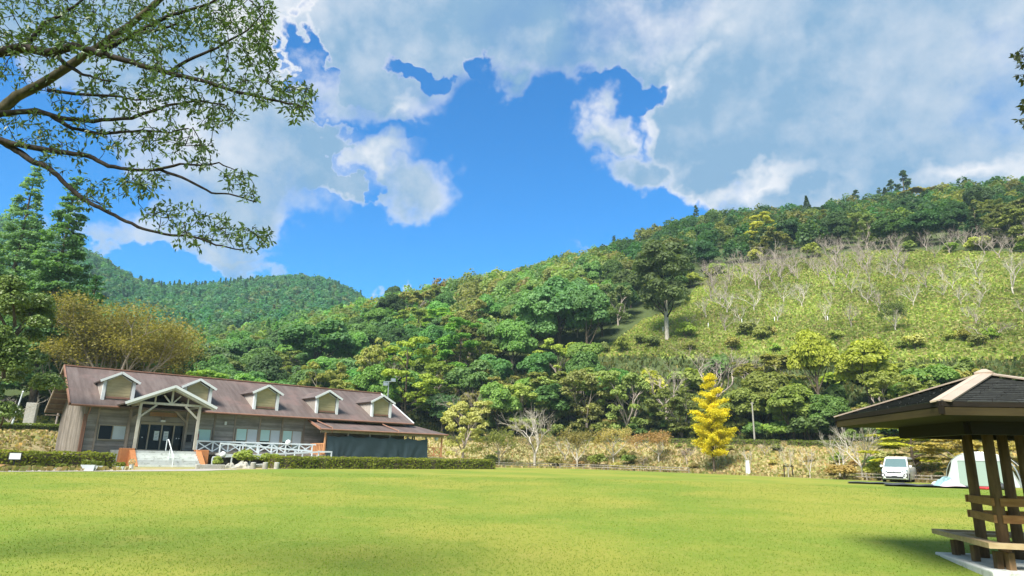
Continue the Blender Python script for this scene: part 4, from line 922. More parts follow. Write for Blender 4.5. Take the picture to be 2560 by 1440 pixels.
# ------------------------------------------------------------------ pavilion
def build_pavilion():
    ox, oy = 10.20, 14.10; g0 = float(hz(9.2, 12.5)); zb = CAMZ - 1.85
    t = emp('pavilion', (ox, oy, zb), 0, "dark open pavilion with shingled hip roof and log posts", 'pavilion')
    ph = 2.29; R = 3.22; ze = 1.16 + CAMZ - zb; za = 1.93 + CAMZ - zb
    cor = [Vector((R * math.cos(ph + k * math.pi / 2), R * math.sin(ph + k * math.pi / 2), ze)) for k in range(4)]; apex = Vector((0, 0, za))
    ctop = [Vector((c.x, c.y, c.z)) for c in cor]
    for k in range(4):
        a_, b_ = ctop[k], ctop[(k + 1) % 4]; nrm = (b_ - a_).cross(apex - a_).normalized(); nrm = nrm if nrm.z > 0 else -nrm
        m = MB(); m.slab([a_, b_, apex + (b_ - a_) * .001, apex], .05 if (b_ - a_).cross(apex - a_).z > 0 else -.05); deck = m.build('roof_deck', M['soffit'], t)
        rows = 15
        for i in range(rows):
            s0, s1 = i / rows, (i + 1) / rows
            p0, p1 = a_.lerp(apex, s0), b_.lerp(apex, s0); q0, q1 = a_.lerp(apex, s1), b_.lerp(apex, s1); m = MB()
            L_ = (p1 - p0).length; nt = max(1, int(L_ / .42))
            for j in range(nt):
                f0, f1 = (j + .012) / nt, (j + .988) / nt; d = random.uniform(0, .006)
                u0, u1, v0, v1 = p0.lerp(p1, f0), p0.lerp(p1, f1), q0.lerp(q1, f0), q0.lerp(q1, f1)
                dn = (p0 - q0).normalized() * random.uniform(.01, .03)
                lo = nrm * (.034 + d); hi = nrm * (.006)
                m.add([u0 + dn + lo, u1 + dn + lo, v1 + hi, v0 + hi, u0 + dn, u1 + dn, v1, v0], [(0, 1, 2, 3), (0, 4, 5, 1), (0, 3, 7, 4), (1, 5, 6, 2)])
            o = m.build('shingle_course', M['shingle'], deck)
        m = MB(); m.beam(a_ + Vector((0, 0, -.03)), b_ + Vector((0, 0, -.03)), .05, .09); m.build('drip_edge', M['soffit'], deck)
        m = MB(); m.slab([a_ * .985 + Vector((0, 0, ze * .015 - .085)), b_ * .985 + Vector((0, 0, ze * .015 - .085)), b_ * .985 + Vector((0, 0, ze * .015 - .225)), a_ * .985 + Vector((0, 0, ze * .015 - .225))], .05); m.build('fascia', M['fascia'], t)
        # hip boards
        c_ = ctop[k]; d_ = (apex - c_).normalized(); side = d_.cross(Vector((0, 0, 1))).normalized()
        for s in (-1, 1):
            n2 = (Vector((0, 0, 1)) + side * s * .28).normalized(); m = MB(); q0 = c_ * .992 + Vector((0, 0, ze * .008 + .03)); q1 = apex + Vector((0, 0, .07))
            m.slab([q0, q0 + side * s * .17 - Vector((0, 0, .03)), q1 + side * s * .17 - Vector((0, 0, .03)), q1], .03 * -s); m.build('hip_board', M['hip_board'], t)
        # inner ring beams carried by the posts
        ra = 1.75; i0 = Vector((ra * math.cos(ph + k * math.pi / 2), ra * math.sin(ph + k * math.pi / 2), ze - .36)); i1 = Vector((ra * math.cos(ph + (k + 1) * math.pi / 2), ra * math.sin(ph + (k + 1) * math.pi / 2), ze - .36))
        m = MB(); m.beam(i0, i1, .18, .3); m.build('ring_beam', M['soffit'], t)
        m = MB(); m.beam(cor[k] + Vector((0, 0, -.14)), apex + Vector((0, 0, -.2)), .1, .14); m.build('hip_rafter', M['soffit'], t)
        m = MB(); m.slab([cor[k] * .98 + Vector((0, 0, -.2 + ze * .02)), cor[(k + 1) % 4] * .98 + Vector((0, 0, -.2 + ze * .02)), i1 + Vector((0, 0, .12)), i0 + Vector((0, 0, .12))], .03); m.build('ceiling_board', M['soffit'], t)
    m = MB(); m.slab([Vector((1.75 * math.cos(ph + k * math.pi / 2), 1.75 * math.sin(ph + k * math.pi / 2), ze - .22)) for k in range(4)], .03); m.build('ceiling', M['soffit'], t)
    m = MB(); m.lathe([(.22, za + .02), (.24, za + .08), (.05, za + .16)], 4); m.build('roof_cap', M['hip_board'], t)
    # concrete base
    bl = at(2336, 1379, (1.85 * 1.0) / -(ray(2336, 1379)[2])); bf = at(2482, 1428, 1.85 / -(ray(2482, 1428)[2])); bl = np.array([bl[0] - ox, bl[1] - oy]); bf = np.array([bf[0] - ox, bf[1] - oy])
    e = bl - bf; s = np.array([e[1], -e[0]]); br = bf + s; bb = bl + s
    m = MB(); q = [(*bl, 0), (*bf, 0), (*br, 0), (*bb, 0)]; low = [(p[0] * 1.0, p[1] * 1.0, -.75) for p in q]
    m.add(q + low, [(3, 2, 1, 0), (0, 1, 5, 4), (1, 2, 6, 5), (2, 3, 7, 6), (3, 0, 4, 7)]); m.build('base', M['concrete'], t, bevel=.03)
    cb = (bl + bf + br + bb) / 4; ex = (bl - bf) / np.linalg.norm(e); ey = s / np.linalg.norm(s); hb = np.linalg.norm(e) / 2
    def fr(a_, b_, z): v = cb + ex * a_ * hb + ey * b_ * hb; return Vector((v[0], v[1], z))
    # posts at the corners of an inner square, running up to the ring beams
    spots = []
    for a_, b_ in ((.5, -.5), (-.5, -.62), (.5, -.02), (-.52, -.22)): spots.append(fr(a_, b_, 0))
    for p in spots:
        m = MB(); m.tube([p + Vector((0, 0, -.02)), p + Vector((0, 0, ze * .5)), p + Vector((0, 0, ze - .3))], [.11, .104, .1], 14); m.build('post', M['pav_post'], t, smooth=True)
    # back rails round the posts
    A_, B_, C_, D_ = spots; off = (B_ - A_).normalized()
    for z in (.90, 1.22):
        up = Vector((0, 0, z))
        for p, q in ((A_ - off * .22, B_ + off * .03), (B_ - Vector((.02, .1, 0)), D_ + (D_ - B_) * .8 - Vector((0, .1, 0))), (A_ + (C_ - A_).normalized() * -.12 + Vector((0, .13, 0)), C_ + (C_ - A_) * .9 + Vector((0, .13, 0)))):
            sd = Vector((-.12, -.03, 0)) if p is not None and (q - p).normalized().dot(off) > .9 else Vector((0, 0, 0))
            m = MB(); m.beam(p + up + sd, q + up + sd, .055, .155); m.build('back_rail', M['pav_wood'], t)
    # benches: planks round all four sides
    for k in range(4):
        rot = lambda a_, b_: (a_, b_) if k == 0 else (-b_, a_) if k == 1 else (-a_, -b_) if k == 2 else (b_, -a_)
        for i in range(3):
            o0, o1 = 1.0 - i * .105, 1.0 - (i + 1) * .105 + .012
            pts = [fr(*rot(-o0, -o0), .40), fr(*rot(o0, -o0), .40), fr(*rot(o1, -o1), .40), fr(*rot(-o1, -o1), .40)]; m = MB(); m.slab(pts, .1 if i == 0 else .06); m.build('seat_plank', M['seat_wood'], t)
        for f in (-.7, 0, .7):
            p = fr(*rot(f, -.86), .18); q = fr(*rot(f, -.66), .18); m = MB(); m.beam(fr(*rot(f, -.8), -.01), fr(*rot(f, -.8), .31), .12, .12); m.build('bench_bracket', M['pav_post'], t)
build_pavilion()

# ------------------------------------------------------------------ trees
def crown_blob(rng, lumps, n, size, up=.35, thick=.28, flat=.8):
    """lumps: (x,y,z,r) ; leaf clumps on the skins of the lumps"""
    L = np.array(lumps, float); w = L[:, 3] ** 2; k = rng.choice(len(L), n, p=w / w.sum()); d = rdir(n, rng); d[:, 2] = np.where(d[:, 2] < -.35, -d[:, 2], d[:, 2])
    q = 1 - thick * rng.random(n) ** 1.5; r = L[k, 3] * q; bump = 1 + .12 * np.sin(d[:, 0] * 6 + k) * np.sin(d[:, 1] * 7 + 2 * k)
    P = L[k, :3] + d * (r * bump)[:, None] * np.array([1, 1, flat]); N = d * .6 + np.array([0, 0, up]) + rng.normal(0, .45, (n, 3))
    tint = np.clip(.42 + .15 * rng.normal(size=n) + .22 * (rng.random(len(L))[k] - .5), 0, 1)
    V, F_ = cards(P, N, size * rng.uniform(.6, 1.35, n), rng, aspect=1.25); return V, F_, tint
def dome_lumps(rng, n, R, zc, H, rl=(.3, .46), low=-.3):
    out = [(0, 0, zc, R * .55)]
    for i in range(n):
        d = rdir(1, rng)[0]; d[2] = abs(d[2]) * (1 - low) + low if d[2] < 0 else d[2]
        f = rng.uniform(.55, .8); out.append((d[0] * R * f, d[1] * R * f, zc + d[2] * H * f, R * rng.uniform(*rl)))
    return out
def cat_mesh(parts):
    V, F_, T = [], [], []; o = 0
    for v, f, t in parts: V.append(v); F_.append(f + o); T.append(t); o += len(v)
    return np.concatenate(V), np.concatenate(F_), np.concatenate(T)
def limb(m, p, q, r0, r1, rng, bend=.12, n=5, seg=6):
    p, q = np.array(p, float), np.array(q, float); L_ = np.linalg.norm(q - p); off = rng.normal(0, bend * L_, 3); pts = []
    for t in np.linspace(0, 1, n): pts.append(p + (q - p) * t + off * (4 * t * (1 - t)) * .5)
    m.tube(pts, list(np.linspace(r0, r1, n)), seg, cap=False); return pts
def branching(m, rng, base, d, length, rad, lev, spread=.6, kids=(2, 4), up=.25, tips=None, seg=5, shrink=.72):
    base = np.array(base, float); d = np.array(d, float); d /= np.linalg.norm(d); pts = [base]; p = base.copy(); n = 4 if lev > 1 else 3
    for i in range(n):
        d = d + rng.normal(0, .11, 3) + np.array([0, 0, up * .12]); d /= np.linalg.norm(d); p = p + d * length / n; pts.append(p.copy())
    r1 = rad * (.68 if lev > 0 else .4); m.tube(pts, list(np.linspace(rad, r1, len(pts))), seg if lev > 1 else max(3, seg - 2), cap=False)
    if lev == 0:
        if tips is not None: tips.append((p.copy(), d.copy())); tips.append(((pts[-2] + p) / 2, d.copy()))
        return
    k = rng.integers(kids[0], kids[1] + 1)
    for i in range(k):
        a = rdir(1, rng)[0]; a -= d * a.dot(d); a /= np.linalg.norm(a) + 1e-9; s = spread * rng.uniform(.6, 1.25); nd = d * math.cos(s) + a * math.sin(s) + np.array([0, 0, up * .3])
        j = len(pts) - 1 if i == 0 else rng.integers(max(1, len(pts) - 3), len(pts)); branching(m, rng, pts[j], nd, length * shrink * rng.uniform(.8, 1.15), r1 * (.92 if i == 0 else .82), lev - 1, spread, kids, up, tips, seg, shrink)
def mb_mesh(m, name, mat, smooth=True):
    me = bpy.data.meshes.new(name); me.from_pydata(m.v, [], m.f); me.materials.append(mat)
    if smooth: me.polygons.foreach_set('use_smooth', np.ones(len(me.polygons), bool))
    return me
PROTO = {}
def proto(kind, i, crown, trunk, tm): PROTO.setdefault(kind, []).append((crown, trunk))
def make_protos():
    # evergreen broadleaf: height 10, radius ~4
    for i in range(6):
        rng = np.random.default_rng(100 + i); tall = (i % 3 == 2)
        L = dome_lumps(rng, 16, 3.9 if not tall else 3.3, 5.6, 3.6 if not tall else 4.0, (.26, .42)); V, F_, T = crown_blob(rng, L, 9500, .31)
        z = V[:, 2]; z[:] = np.maximum(z, .3); s = 10 / z.max(); V[:, 2] *= s
        m = MB(); limb(m, (0, 0, -.6), (0.1, 0, 5), .28, .16, rng, .04)
        for k in range(5): a = rng.uniform(0, 6.28); limb(m, (0, 0, 2.5 + k * .4), (2.2 * math.cos(a), 2.2 * math.sin(a), 5.5 + rng.uniform(0, 1.5)), .12, .03, rng)
        proto('evergreen', i, npmesh('crown', V, F_, M['leaf'], T), mb_mesh(m, 'trunk', M['bark']), 0)
    # airy deciduous: layered sprays, visible limbs
    for i in range(5):
        rng = np.random.default_rng(200 + i); m = MB(); tips = []
        limb(m, (0, 0, -.6), (0, 0, 2.2), .24, .2, rng, .03)
        for k in range(5):
            a = 2 * math.pi * k / 5 + rng.uniform(-.4, .4); branching(m, rng, (0, 0, 1.6 + .25 * k), (math.cos(a) * .8, math.sin(a) * .8, .9), 2.6, .13, 3, .55, (2, 3), .25, tips, 5)
        tp = np.array([t[0] for t in tips]); tp = tp[rng.random(len(tp)) < .8]; lump = [(p[0], p[1], p[2], rng.uniform(.55, 1.0)) for p in tp]
        for k in range(int(len(lump) * .22)): a = rng.uniform(0, 6.28); z = rng.uniform(1.2, 4.2); q = rng.uniform(1.6, 3.3); lump.append((q * math.cos(a), q * math.sin(a), z, rng.uniform(.6, 1.0)))
        V, F_, T = crown_blob(rng, lump, 8500, .27, up=.8, thick=.7, flat=.42); s = 10 / V[:, 2].max(); V[:, 2] *= s; mm = mb_mesh(m, 'trunk', M['grey_bark']); mm.transform(Matrix.Diagonal((1, 1, s, 1)))
        proto('airy', i, npmesh('crown', V, F_, M['leaf'], T), mm, 0)
    # flat-layered bright tree
    for i in range(2):
        rng = np.random.default_rng(300 + i); m = MB(); limb(m, (0, 0, -.6), (.2, 0, 8.6), .22, .06, rng, .03); L = []
        for k in range(26):
            z = rng.uniform(3.2, 9.2); a = rng.uniform(0, 6.28); r = rng.uniform(.5, 1) * 4.0 * math.sqrt(max(.05, 1 - ((z - 4.5) / 5.4) ** 2)); L.append((r * math.cos(a), r * math.sin(a), z, rng.uniform(.9, 1.5)))
            if k % 2 == 0: limb(m, (0, 0, z - 1.2), (r * .8 * math.cos(a), r * .8 * math.sin(a), z - .1), .07, .02, rng)
        V, F_, T = crown_blob(rng, L, 7000, .28, up=1.2, thick=.8, flat=.3); s = 10 / V[:, 2].max(); V[:, 2] *= s
        proto('layered', i, npmesh('crown', V, F_, M['leaf'], T), mb_mesh(m, 'trunk', M['bark']), 0)
    # conifer: whorled sprays, height 10 radius 2
    for i in range(3):
        rng = np.random.default_rng(400 + i); m = MB(); limb(m, (0, 0, -.6), (0, 0, 9.8), .2, .03, rng, .005); L = []
        for z in np.arange(.7, 9.8, .36):
            R = 2.1 * (1 - (z / 10.1)) ** .8 + .1
            for k in range(max(3, int(9 * R / 2))):
                a = rng.uniform(0, 6.28); q = rng.uniform(.45, 1); L.append((R * q * math.cos(a), R * q * math.sin(a), z - .25 * q * R, .24 + .22 * R * .6))
        V, F_, T = crown_blob(rng, L, 4200, .30, up=.5, thick=.7, flat=.6); proto('conifer', i, npmesh('crown', V, F_, M['leaf'], T), mb_mesh(m, 'trunk', M['bark']), 0)
    # bare trees: height 10
    for i in range(5):
        rng = np.random.default_rng(500 + i); m = MB(); tips = []; limb(m, (0, 0, -.5), (rng.normal(0, .15), rng.normal(0, .15), 2.0), .2, .17, rng, .03)
        tr = mb_mesh(m, 'trunk', M['pale_bark']); m = MB(); nb = 4
        for k in range(nb):
            a = 2 * math.pi * k / nb + rng.uniform(-.5, .5); w = rng.uniform(.35, .8); branching(m, rng, (0, 0, 1.5 + .15 * k), (math.cos(a) * w, math.sin(a) * w, 1), 2.9, .12, 5, .5, (2, 3), .3, tips, 5, .72)
        vs = np.array(m.v); s = 10 / vs[:, 2].max(); me = mb_mesh(m, 'branches', M['pale_bark']); me.transform(Matrix.Diagonal((1, 1, s, 1)))
        tr.transform(Matrix.Diagonal((1, 1, s, 1))); PROTO.setdefault('bare', []).append((me, tr))
        m2 = me.copy(); m2.materials.clear(); m2.materials.append(M['grey_bark']); t2 = tr.copy(); t2.materials.clear(); t2.materials.append(M['grey_bark']); PROTO.setdefault('bare_grey', []).append((m2, t2))
        # thin leaf on the same skeleton
        tp = np.array([t[0] for t in tips]); tp[:, 2] *= s; n = 2600; k = rng.integers(0, len(tp), n); P = tp[k] + rng.normal(0, .40, (n, 3))
        V, F_ = cards(P, rdir(n, rng) + (0, 0, .7), rng.uniform(.16, .34, n), rng); T = np.clip(.45 + .2 * rng.normal(size=n), 0, 1)
        m3 = MB(); m3.v = [tuple(v.co) for v in tr.vertices] + [tuple(v.co) for v in me.vertices]; o = len(tr.vertices); m3.f = [list(p.vertices) for p in tr.polygons] + [[q + o for q in p.vertices] for p in me.polygons]
        PROTO.setdefault('thin', []).append((npmesh('crown', V, F_, M['leaf'], T), mb_mesh(m3, 'trunk', M['pale_bark'])))
    # shrubs: height 2 radius 1.3
    for i in range(3):
        rng = np.random.default_rng(600 + i); L = dome_lumps(rng, 10, 1.15, .95, .95, (.34, .5)); V, F_, T = crown_blob(rng, L, 1500, .2, thick=.5); V[:, 2] = np.maximum(V[:, 2], -.05); V[:, 2] *= 2 / V[:, 2].max()
        m = MB()
        for k in range(5): a = rng.uniform(0, 6.28); limb(m, (0, 0, -.2), (.6 * math.cos(a), .6 * math.sin(a), 1.2), .04, .015, rng)
        PROTO.setdefault('shrub', []).append((npmesh('crown', V, F_, M['leaf'], T), mb_mesh(m, 'stems', M['bark'])))
make_protos()
H0 = {'evergreen': (10, 4.3), 'airy': (10, 4.6), 'layered': (10, 4.4), 'conifer': (10, 2.1), 'bare': (10, 4.4), 'bare_grey': (10, 4.4), 'thin': (10, 4.4), 'shrub': (2, 1.35)}
NAMES = {'evergreen': 'broadleaf_tree', 'airy': 'deciduous_tree', 'layered': 'layered_tree', 'conifer': 'conifer_tree', 'bare': 'bare_tree', 'bare_grey': 'bare_tree', 'thin': 'sapling_tree', 'shrub': 'shrub'}
TREES = []
FOL = 2.35
def fol(c): return tuple(min(v * FOL, .5) for v in c)
def tree(kind, x, y, h, R, color, label, cat='tree', group=None, var=None, rz=None, sink=0.0, lean=0.0):
    pr = PROTO[kind]; crown, trunk = pr[var % len(pr) if var is not None else random.randrange(len(pr))]; h0, r0 = H0[kind]
    t = emp(NAMES[kind], (x, y, float(hz(x, y)) - sink), random.uniform(0, 6.28) if rz is None else rz, label, cat, group)
    t.scale = (R / r0, R / r0, h / h0)
    if lean: t.rotation_euler = (lean * math.sin(t.rotation_euler[2]) * 0, lean, t.rotation_euler[2])
    a = ob(crown.name.split('.')[0], crown, t); a.color = (*fol(color), 1); b = ob(trunk.name.split('.')[0], trunk, t)
    TREES.append((x, y, R)); return t
def jit(c, rng, k=.16):
    f = rng.normal(1, k); return tuple(max(.004, v * f * rng.normal(1, .07)) for v in c)
def tree_px(kind, px, pytop, pybase, d, Rpx, color, label, **kw):
    """a tree whose foot is seen at (px, pybase), or hidden: pybase None -> foot below px at distance d"""
    if pybase is not None and d is None: p = ground_at(px, pybase); x, y = p[0], p[1]
    else:
        q = at(px, pybase if pybase is not None else 1090, d); x, y = q[0], q[1]
    dd = np.array([x, y, 0]) @ _w; dep = float(np.dot(np.array([x, y, float(hz(x, y)) - CAMZ]), _w))
    # height so that the top reaches pytop on the vertical through the foot
    lo, hi = .3, 60.0; z0 = float(hz(x, y))
    for _ in range(40):
        mid = (lo + hi) / 2; yy = proj((x, y, z0 + mid))[1]
        if yy > pytop: lo = mid
        else: hi = mid
    return tree(kind, x, y, lo, Rpx * dep / F, color, label, **kw)

# --- colours of the foliage (reflectance)
DKG = (0.044, 0.10, 0.036); MDG = (0.055, 0.095, 0.03); OLV = (0.105, 0.118, 0.036); BRN = (0.165, 0.125, 0.045); YLG = (0.18, 0.20, 0.034); BRG = (0.07, 0.145, 0.028); LIM = (0.155, 0.195, 0.036)
# --- single trees that stand out
tree_px('airy', 1158, 998, 1146, 84, 66, (0.27, 0.235, 0.085), "pale straw-coloured small tree just right of the netted verandah", var=1)
tree_px('bare', 1337, 1006, 1168, 87, 86, DKG, "spreading leafless white-barked tree at the far edge of the lawn", var=2)
tree_px('thin', 1247, 1072, 1166, 86, 42, OLV, "small dark olive tree between the straw-coloured tree and the white bare tree", var=0)
tree_px('thin', 1443, 1068, 1170, 85, 48, (0.12, 0.105, 0.04), "small olive tree with a white trunk right of the big white bare tree", var=1)
tree_px('bare', 1412, 1090, 1170, 88, 34, DKG, "low pale leafless sapling between the white bare tree and the white-trunked olive tree", var=0)
tree_px('thin', 1534, 1066, 1172, 85, 44, (0.2, 0.17, 0.07), "thin pale sapling behind the low fence, between two green shrubs", var=3)
tree_px('thin', 1648, 1076, 1177, 82, 54, (0.17, 0.11, 0.055), "reddish olive young tree with forked trunk left of the yellow tree", var=2)
tree_px('bare_grey', 1718, 1112, 1180, 79, 24, DKG, "small crooked dark-stemmed sapling right beside the yellow tree", var=4)
tree_px('shrub', 1490, 1132, 1172, 84, 30, (0.10, 0.12, 0.03), "rounded green shrub left of the thin pale sapling", cat='shrub', var=0)
tree_px('shrub', 1572, 1136, 1174, 83, 22, (0.08, 0.12, 0.028), "upright green shrub right of the thin pale sapling", cat='shrub', var=1)
tree_px('shrub', 1385, 1140, 1171, 86, 26, (0.12, 0.115, 0.04), "low olive shrub by the fence left of the white-trunked olive tree", cat='shrub', var=2)
tree_px('bare', 1876, 1112, 1188, None, 26, DKG, "spindly pale sapling right behind the white marker post", var=1)
tree_px('bare', 1972, 1100, 1193, None, 22, DKG, "bare sapling held by dark wooden stakes", var=3)
_p = ground_at(1972, 1193); t = emp('sapling_stake', _p, 0, "dark wooden prop frame holding up the bare sapling beside the lawn", 'stake')
for s_ in (-1, 1):
    m = MB(); m.tube([(s_ * .42, 0, -.1), (s_ * .38, 0, 1.15)], .05, 6); m.build('stake', M['dark_bark'], t)
m = MB(); m.beam((-.55, -.06, 1.0), (.55, -.06, 1.02), .06, .07); m.build('crossbar', M['dark_bark'], t)
tree_px('bare', 2026, 1112, 1195, None, 30, DKG, "low bushy bare sapling right of the staked one", var=0)
tree_px('bare', 2102, 1075, 1198, None, 52, DKG, "slender bare white tree with few limbs left of the brushy bare tree", var=4)
tree_px('bare', 2158, 1048, 1200, None, 78, DKG, "brushy leafless tree left of the minivan under the pavilion eave", var=2)
tree_px('layered', 2292, 1062, 1201, None, 118, (0.245, 0.215, 0.028), "broad yellow-green maple right behind the minivan", var=0)
tree_px('airy', 2425, 1085, 1203, None, 90, (0.2, 0.165, 0.05), "olive bushy tree behind the white tent", var=2)
tree_px('airy', 2556, 1075, 1204, None, 90, (0.19, 0.16, 0.05), "olive bushy tree right of the tent, behind the pavilion posts", var=3)
tree_px('shrub', 2184, 1152, 1201, None, 34, (0.2, 0.26, 0.05), "bright green shrub at the minivan's left side", cat='shrub', var=0)
tree_px('shrub', 2110, 1160, 1199, None, 36, (0.2, 0.15, 0.06), "brownish scrub under the slender bare white tree", cat='shrub', var=1)
tree_px('layered', 1010, 838, 1080, 112, 78, LIM, "bright lime-green flat-layered tree above the lodge's right end", var=1)
tree_px('layered', 1142, 795, None, 128, 74, BRG, "vivid green domed tree in the middle of the wooded slope", var=0, sink=0)
tree_px('evergreen', 770, 795, None, 138, 108, (0.055, 0.11, 0.045), "big rounded blue-green tree above the middle of the lodge roof", var=1)
tree_px('evergreen', 1395, 650, None, 140, 104, (0.065, 0.13, 0.055), "very large dark green tree mass left of the meadow", var=0, sink=3)
tree_px('evergreen', 1470, 680, None, 134, 78, (0.06, 0.115, 0.045), "tall dark tree at the meadow's left edge, right part of the big dark clump", var=2, sink=3)
tree_px('evergreen', 1322, 700, None, 138, 80, (0.075, 0.14, 0.055), "dark rounded tree at the left of the big dark clump", var=4, sink=3)
tree_px('airy', 930, 850, None, 118, 66, (0.15, 0.16, 0.05), "pale grey-green airy tree left of the lime-green tree", var=4)
tree_px('bare', 950, 880, 1085, 116, 60, DKG, "grey leafless tree tangled beside the lime-green tree", var=1)
tree_px('thin', 2240, 752, 832, None, 36, (0.05, 0.07, 0.022), "small dark bushy tree with a pale trunk alone on the meadow", var=0)
tree_px('bare_grey', 2480, 800, 850, None, 60, DKG, "dark brushwood heap at the right of the meadow", var=3)
tree_px('evergreen', 2055, 815, 1085, 93, 66, YLG, "tall bright yellow-green tree in the row above the bank", var=3)
tree_px('evergreen', 2185, 845, 1090, 88, 90, (0.17, 0.19, 0.034), "widest bright yellow-green tree, in front of the meadow above the pavilion roof", var=5)
tree_px('airy', 1930, 890, 1085, 102, 80, (0.13, 0.13, 0.04), "olive tree behind the utility pole", var=0)
tree_px('bare_grey', 1792, 862, 1080, 106, 118, DKG, "large grey leafless tree spreading behind the yellow tree", var=1)
tree_px('bare_grey', 1668, 905, 1080, 108, 80, DKG, "grey leafless tree half buried in green left of the yellow tree", var=0)
tree_px('bare_grey', 1880, 880, 1085, 107, 70, DKG, "grey brushy leafless tree right of the large grey one", var=2)
tree_px('evergreen', 2347, 424, None, 268, 20, (0.03, 0.055, 0.025), "x", var=0) if False else None
for i, (px, py, d, r, lab) in enumerate(((2347, 424, 292, 40, "tallest pointed conifer on the right-hand ridge"), (2312, 448, 292, 34, "second pointed conifer just left of the tallest one on the ridge"), (2210, 474, 300, 30, "small pointed conifer on the ridge left of the tall pair"), (2278, 468, 298, 24, "tiny conifer tip on the ridge next to the tall pair"), (1545, 588, 300, 16, "tiny conifer tip on the ridge left of the meadow"), (1770, 512, 300, 18, "small conifer tip where the ridge turns level"))):
    tree_px('conifer', px, py, None, d, r, (0.036, 0.06, 0.03), lab, group='pointed conifers on the right ridge', var=i)
for i, (u, n, h, R, lab) in enumerate(((11.6, -5.2, 1.5, 1.3, "feathery light green bush at the start of the ramp, left of the rocks"), (13.6, -5.3, 1.2, 1.1, "light green bush before the ramp, behind the big rock"), (9.3, -5.7, .9, .5, "small yellow-green bush against the right cheek wall of the steps"))):
    p = lodge_pt(u, n); tree('shrub', p.x, p.y, h, R, (0.14, 0.17, 0.045), lab, cat='shrub', var=i)
tree_px('layered', 1915, 533, 640, 205, 40, (0.33, 0.31, 0.05), "pale yellow tree standing out against the dark forest above the meadow", var=0)
tree_px('evergreen', 955, 712, None, 262, 26, (0.04, 0.07, 0.03), "round dark tree breaking the skyline at the saddle", var=3)
tree_px('evergreen', 2110, 520, None, 262, 42, (0.036, 0.06, 0.022), "dark round tree in the forest edge left of the olive crown", var=3)
tree_px('airy', 2400, 487, None, 240, 72, (0.15, 0.13, 0.03), "broad olive-yellow crown below the ridge at the right", var=2)

# --- lone tall tree with a long bare trunk
def lone_tree():
    p = ground_at(1668, 852); dep = float(np.dot(p - (0, 0, CAMZ), _w)); k = dep / F; rng = np.random.default_rng(31)
    t = emp('lone_tree', p, 0, "lone tall dark tree with a long pale bare trunk at the meadow's lower left", 'tree')
    H_ = 250 * k * 1.06; m = MB(); limb(m, (0, 0, -.5), (.1, 0, H_ * .45), .52, .36, rng, .015); m.build('trunk', M['pale_bark'], t, smooth=True)
    m = MB(); L = []
    for i in range(34):
        a = rng.uniform(0, 6.28); z = rng.uniform(.36, .92) * H_; prof = math.sqrt(max(.03, 1 - ((z / H_ - .56) / .42) ** 2)); r = 96 * k * prof * rng.uniform(.35, .84); L.append((r * math.cos(a), r * math.sin(a), z, rng.uniform(1.5, 2.5)))
        if i % 2 == 0: limb(m, (.1, 0, max(H_ * .22, z - r * .9 - 1)), (r * .85 * math.cos(a), r * .85 * math.sin(a), z), .2, .05, rng)
    m.build('limbs', M['dark_bark'], t, smooth=True); V, F_, T = crown_blob(rng, L, 9500, .5, thick=.5); o = ob('crown', npmesh('crown', V, F_, M['leaf'], T), t); o.color = (0.14, 0.19, 0.085, 1); TREES.append((p[0], p[1], 6))
lone_tree()
# --- yellow tree
def yellow_tree():
    p = ground_at(1786, 1183); dep = float(np.dot(p - (0, 0, CAMZ), _w)); k = dep / F; rng = np.random.default_rng(12); H_ = 238 * k * 1.04
    t = emp('yellow_tree', p, 0, "slim golden yellow tree at the edge of the lawn", 'tree'); m = MB(); limb(m, (0, 0, -.4), (0, 0, H_ * .97), .15, .03, rng, .006, n=8); m.build('trunk', M['bark'], t, smooth=True); m = MB(); Ps, Ts = [], []
    for i in range(78):
        q = rng.uniform(.17, .985); z = H_ * q; R = 54 * k * (1.0 - ((q - .30) / .74) ** 2 if q > .30 else .62 + (q - .17) * 2.4) * rng.uniform(.45, 1.0); R = max(R, .22); a = rng.uniform(0, 6.28); e = np.array([R * math.cos(a), R * math.sin(a), z + R * .30])
        limb(m, (0, 0, z - .12), e, .035, .012, rng, .06, 4, 4); n = int(130 + 270 * R); s = rng.uniform(.25, 1.08, n)
        Pq = np.array([0, 0, z]) + (e - (0, 0, z)) * s[:, None] + rng.normal(0, .20, (n, 3)) * (1, 1, .62); Ps.append(Pq); Ts.append(np.clip(rng.normal(.5, .16, n) + rng.normal(0, .1), 0, 1))
    m.build('branches', M['bark'], t, smooth=True)['kind'] = 'stuff'; P = np.concatenate(Ps); V, F_ = cards(P, rdir(len(P), rng) + (0, -.2, .5), rng.uniform(.07, .15, len(P)), rng); o = ob('foliage', npmesh('foliage', V, F_, M['leaf'], np.concatenate(Ts)), t); o.color = (0.66, 0.585, 0.045, 1); TREES.append((p[0], p[1], 3))
yellow_tree()
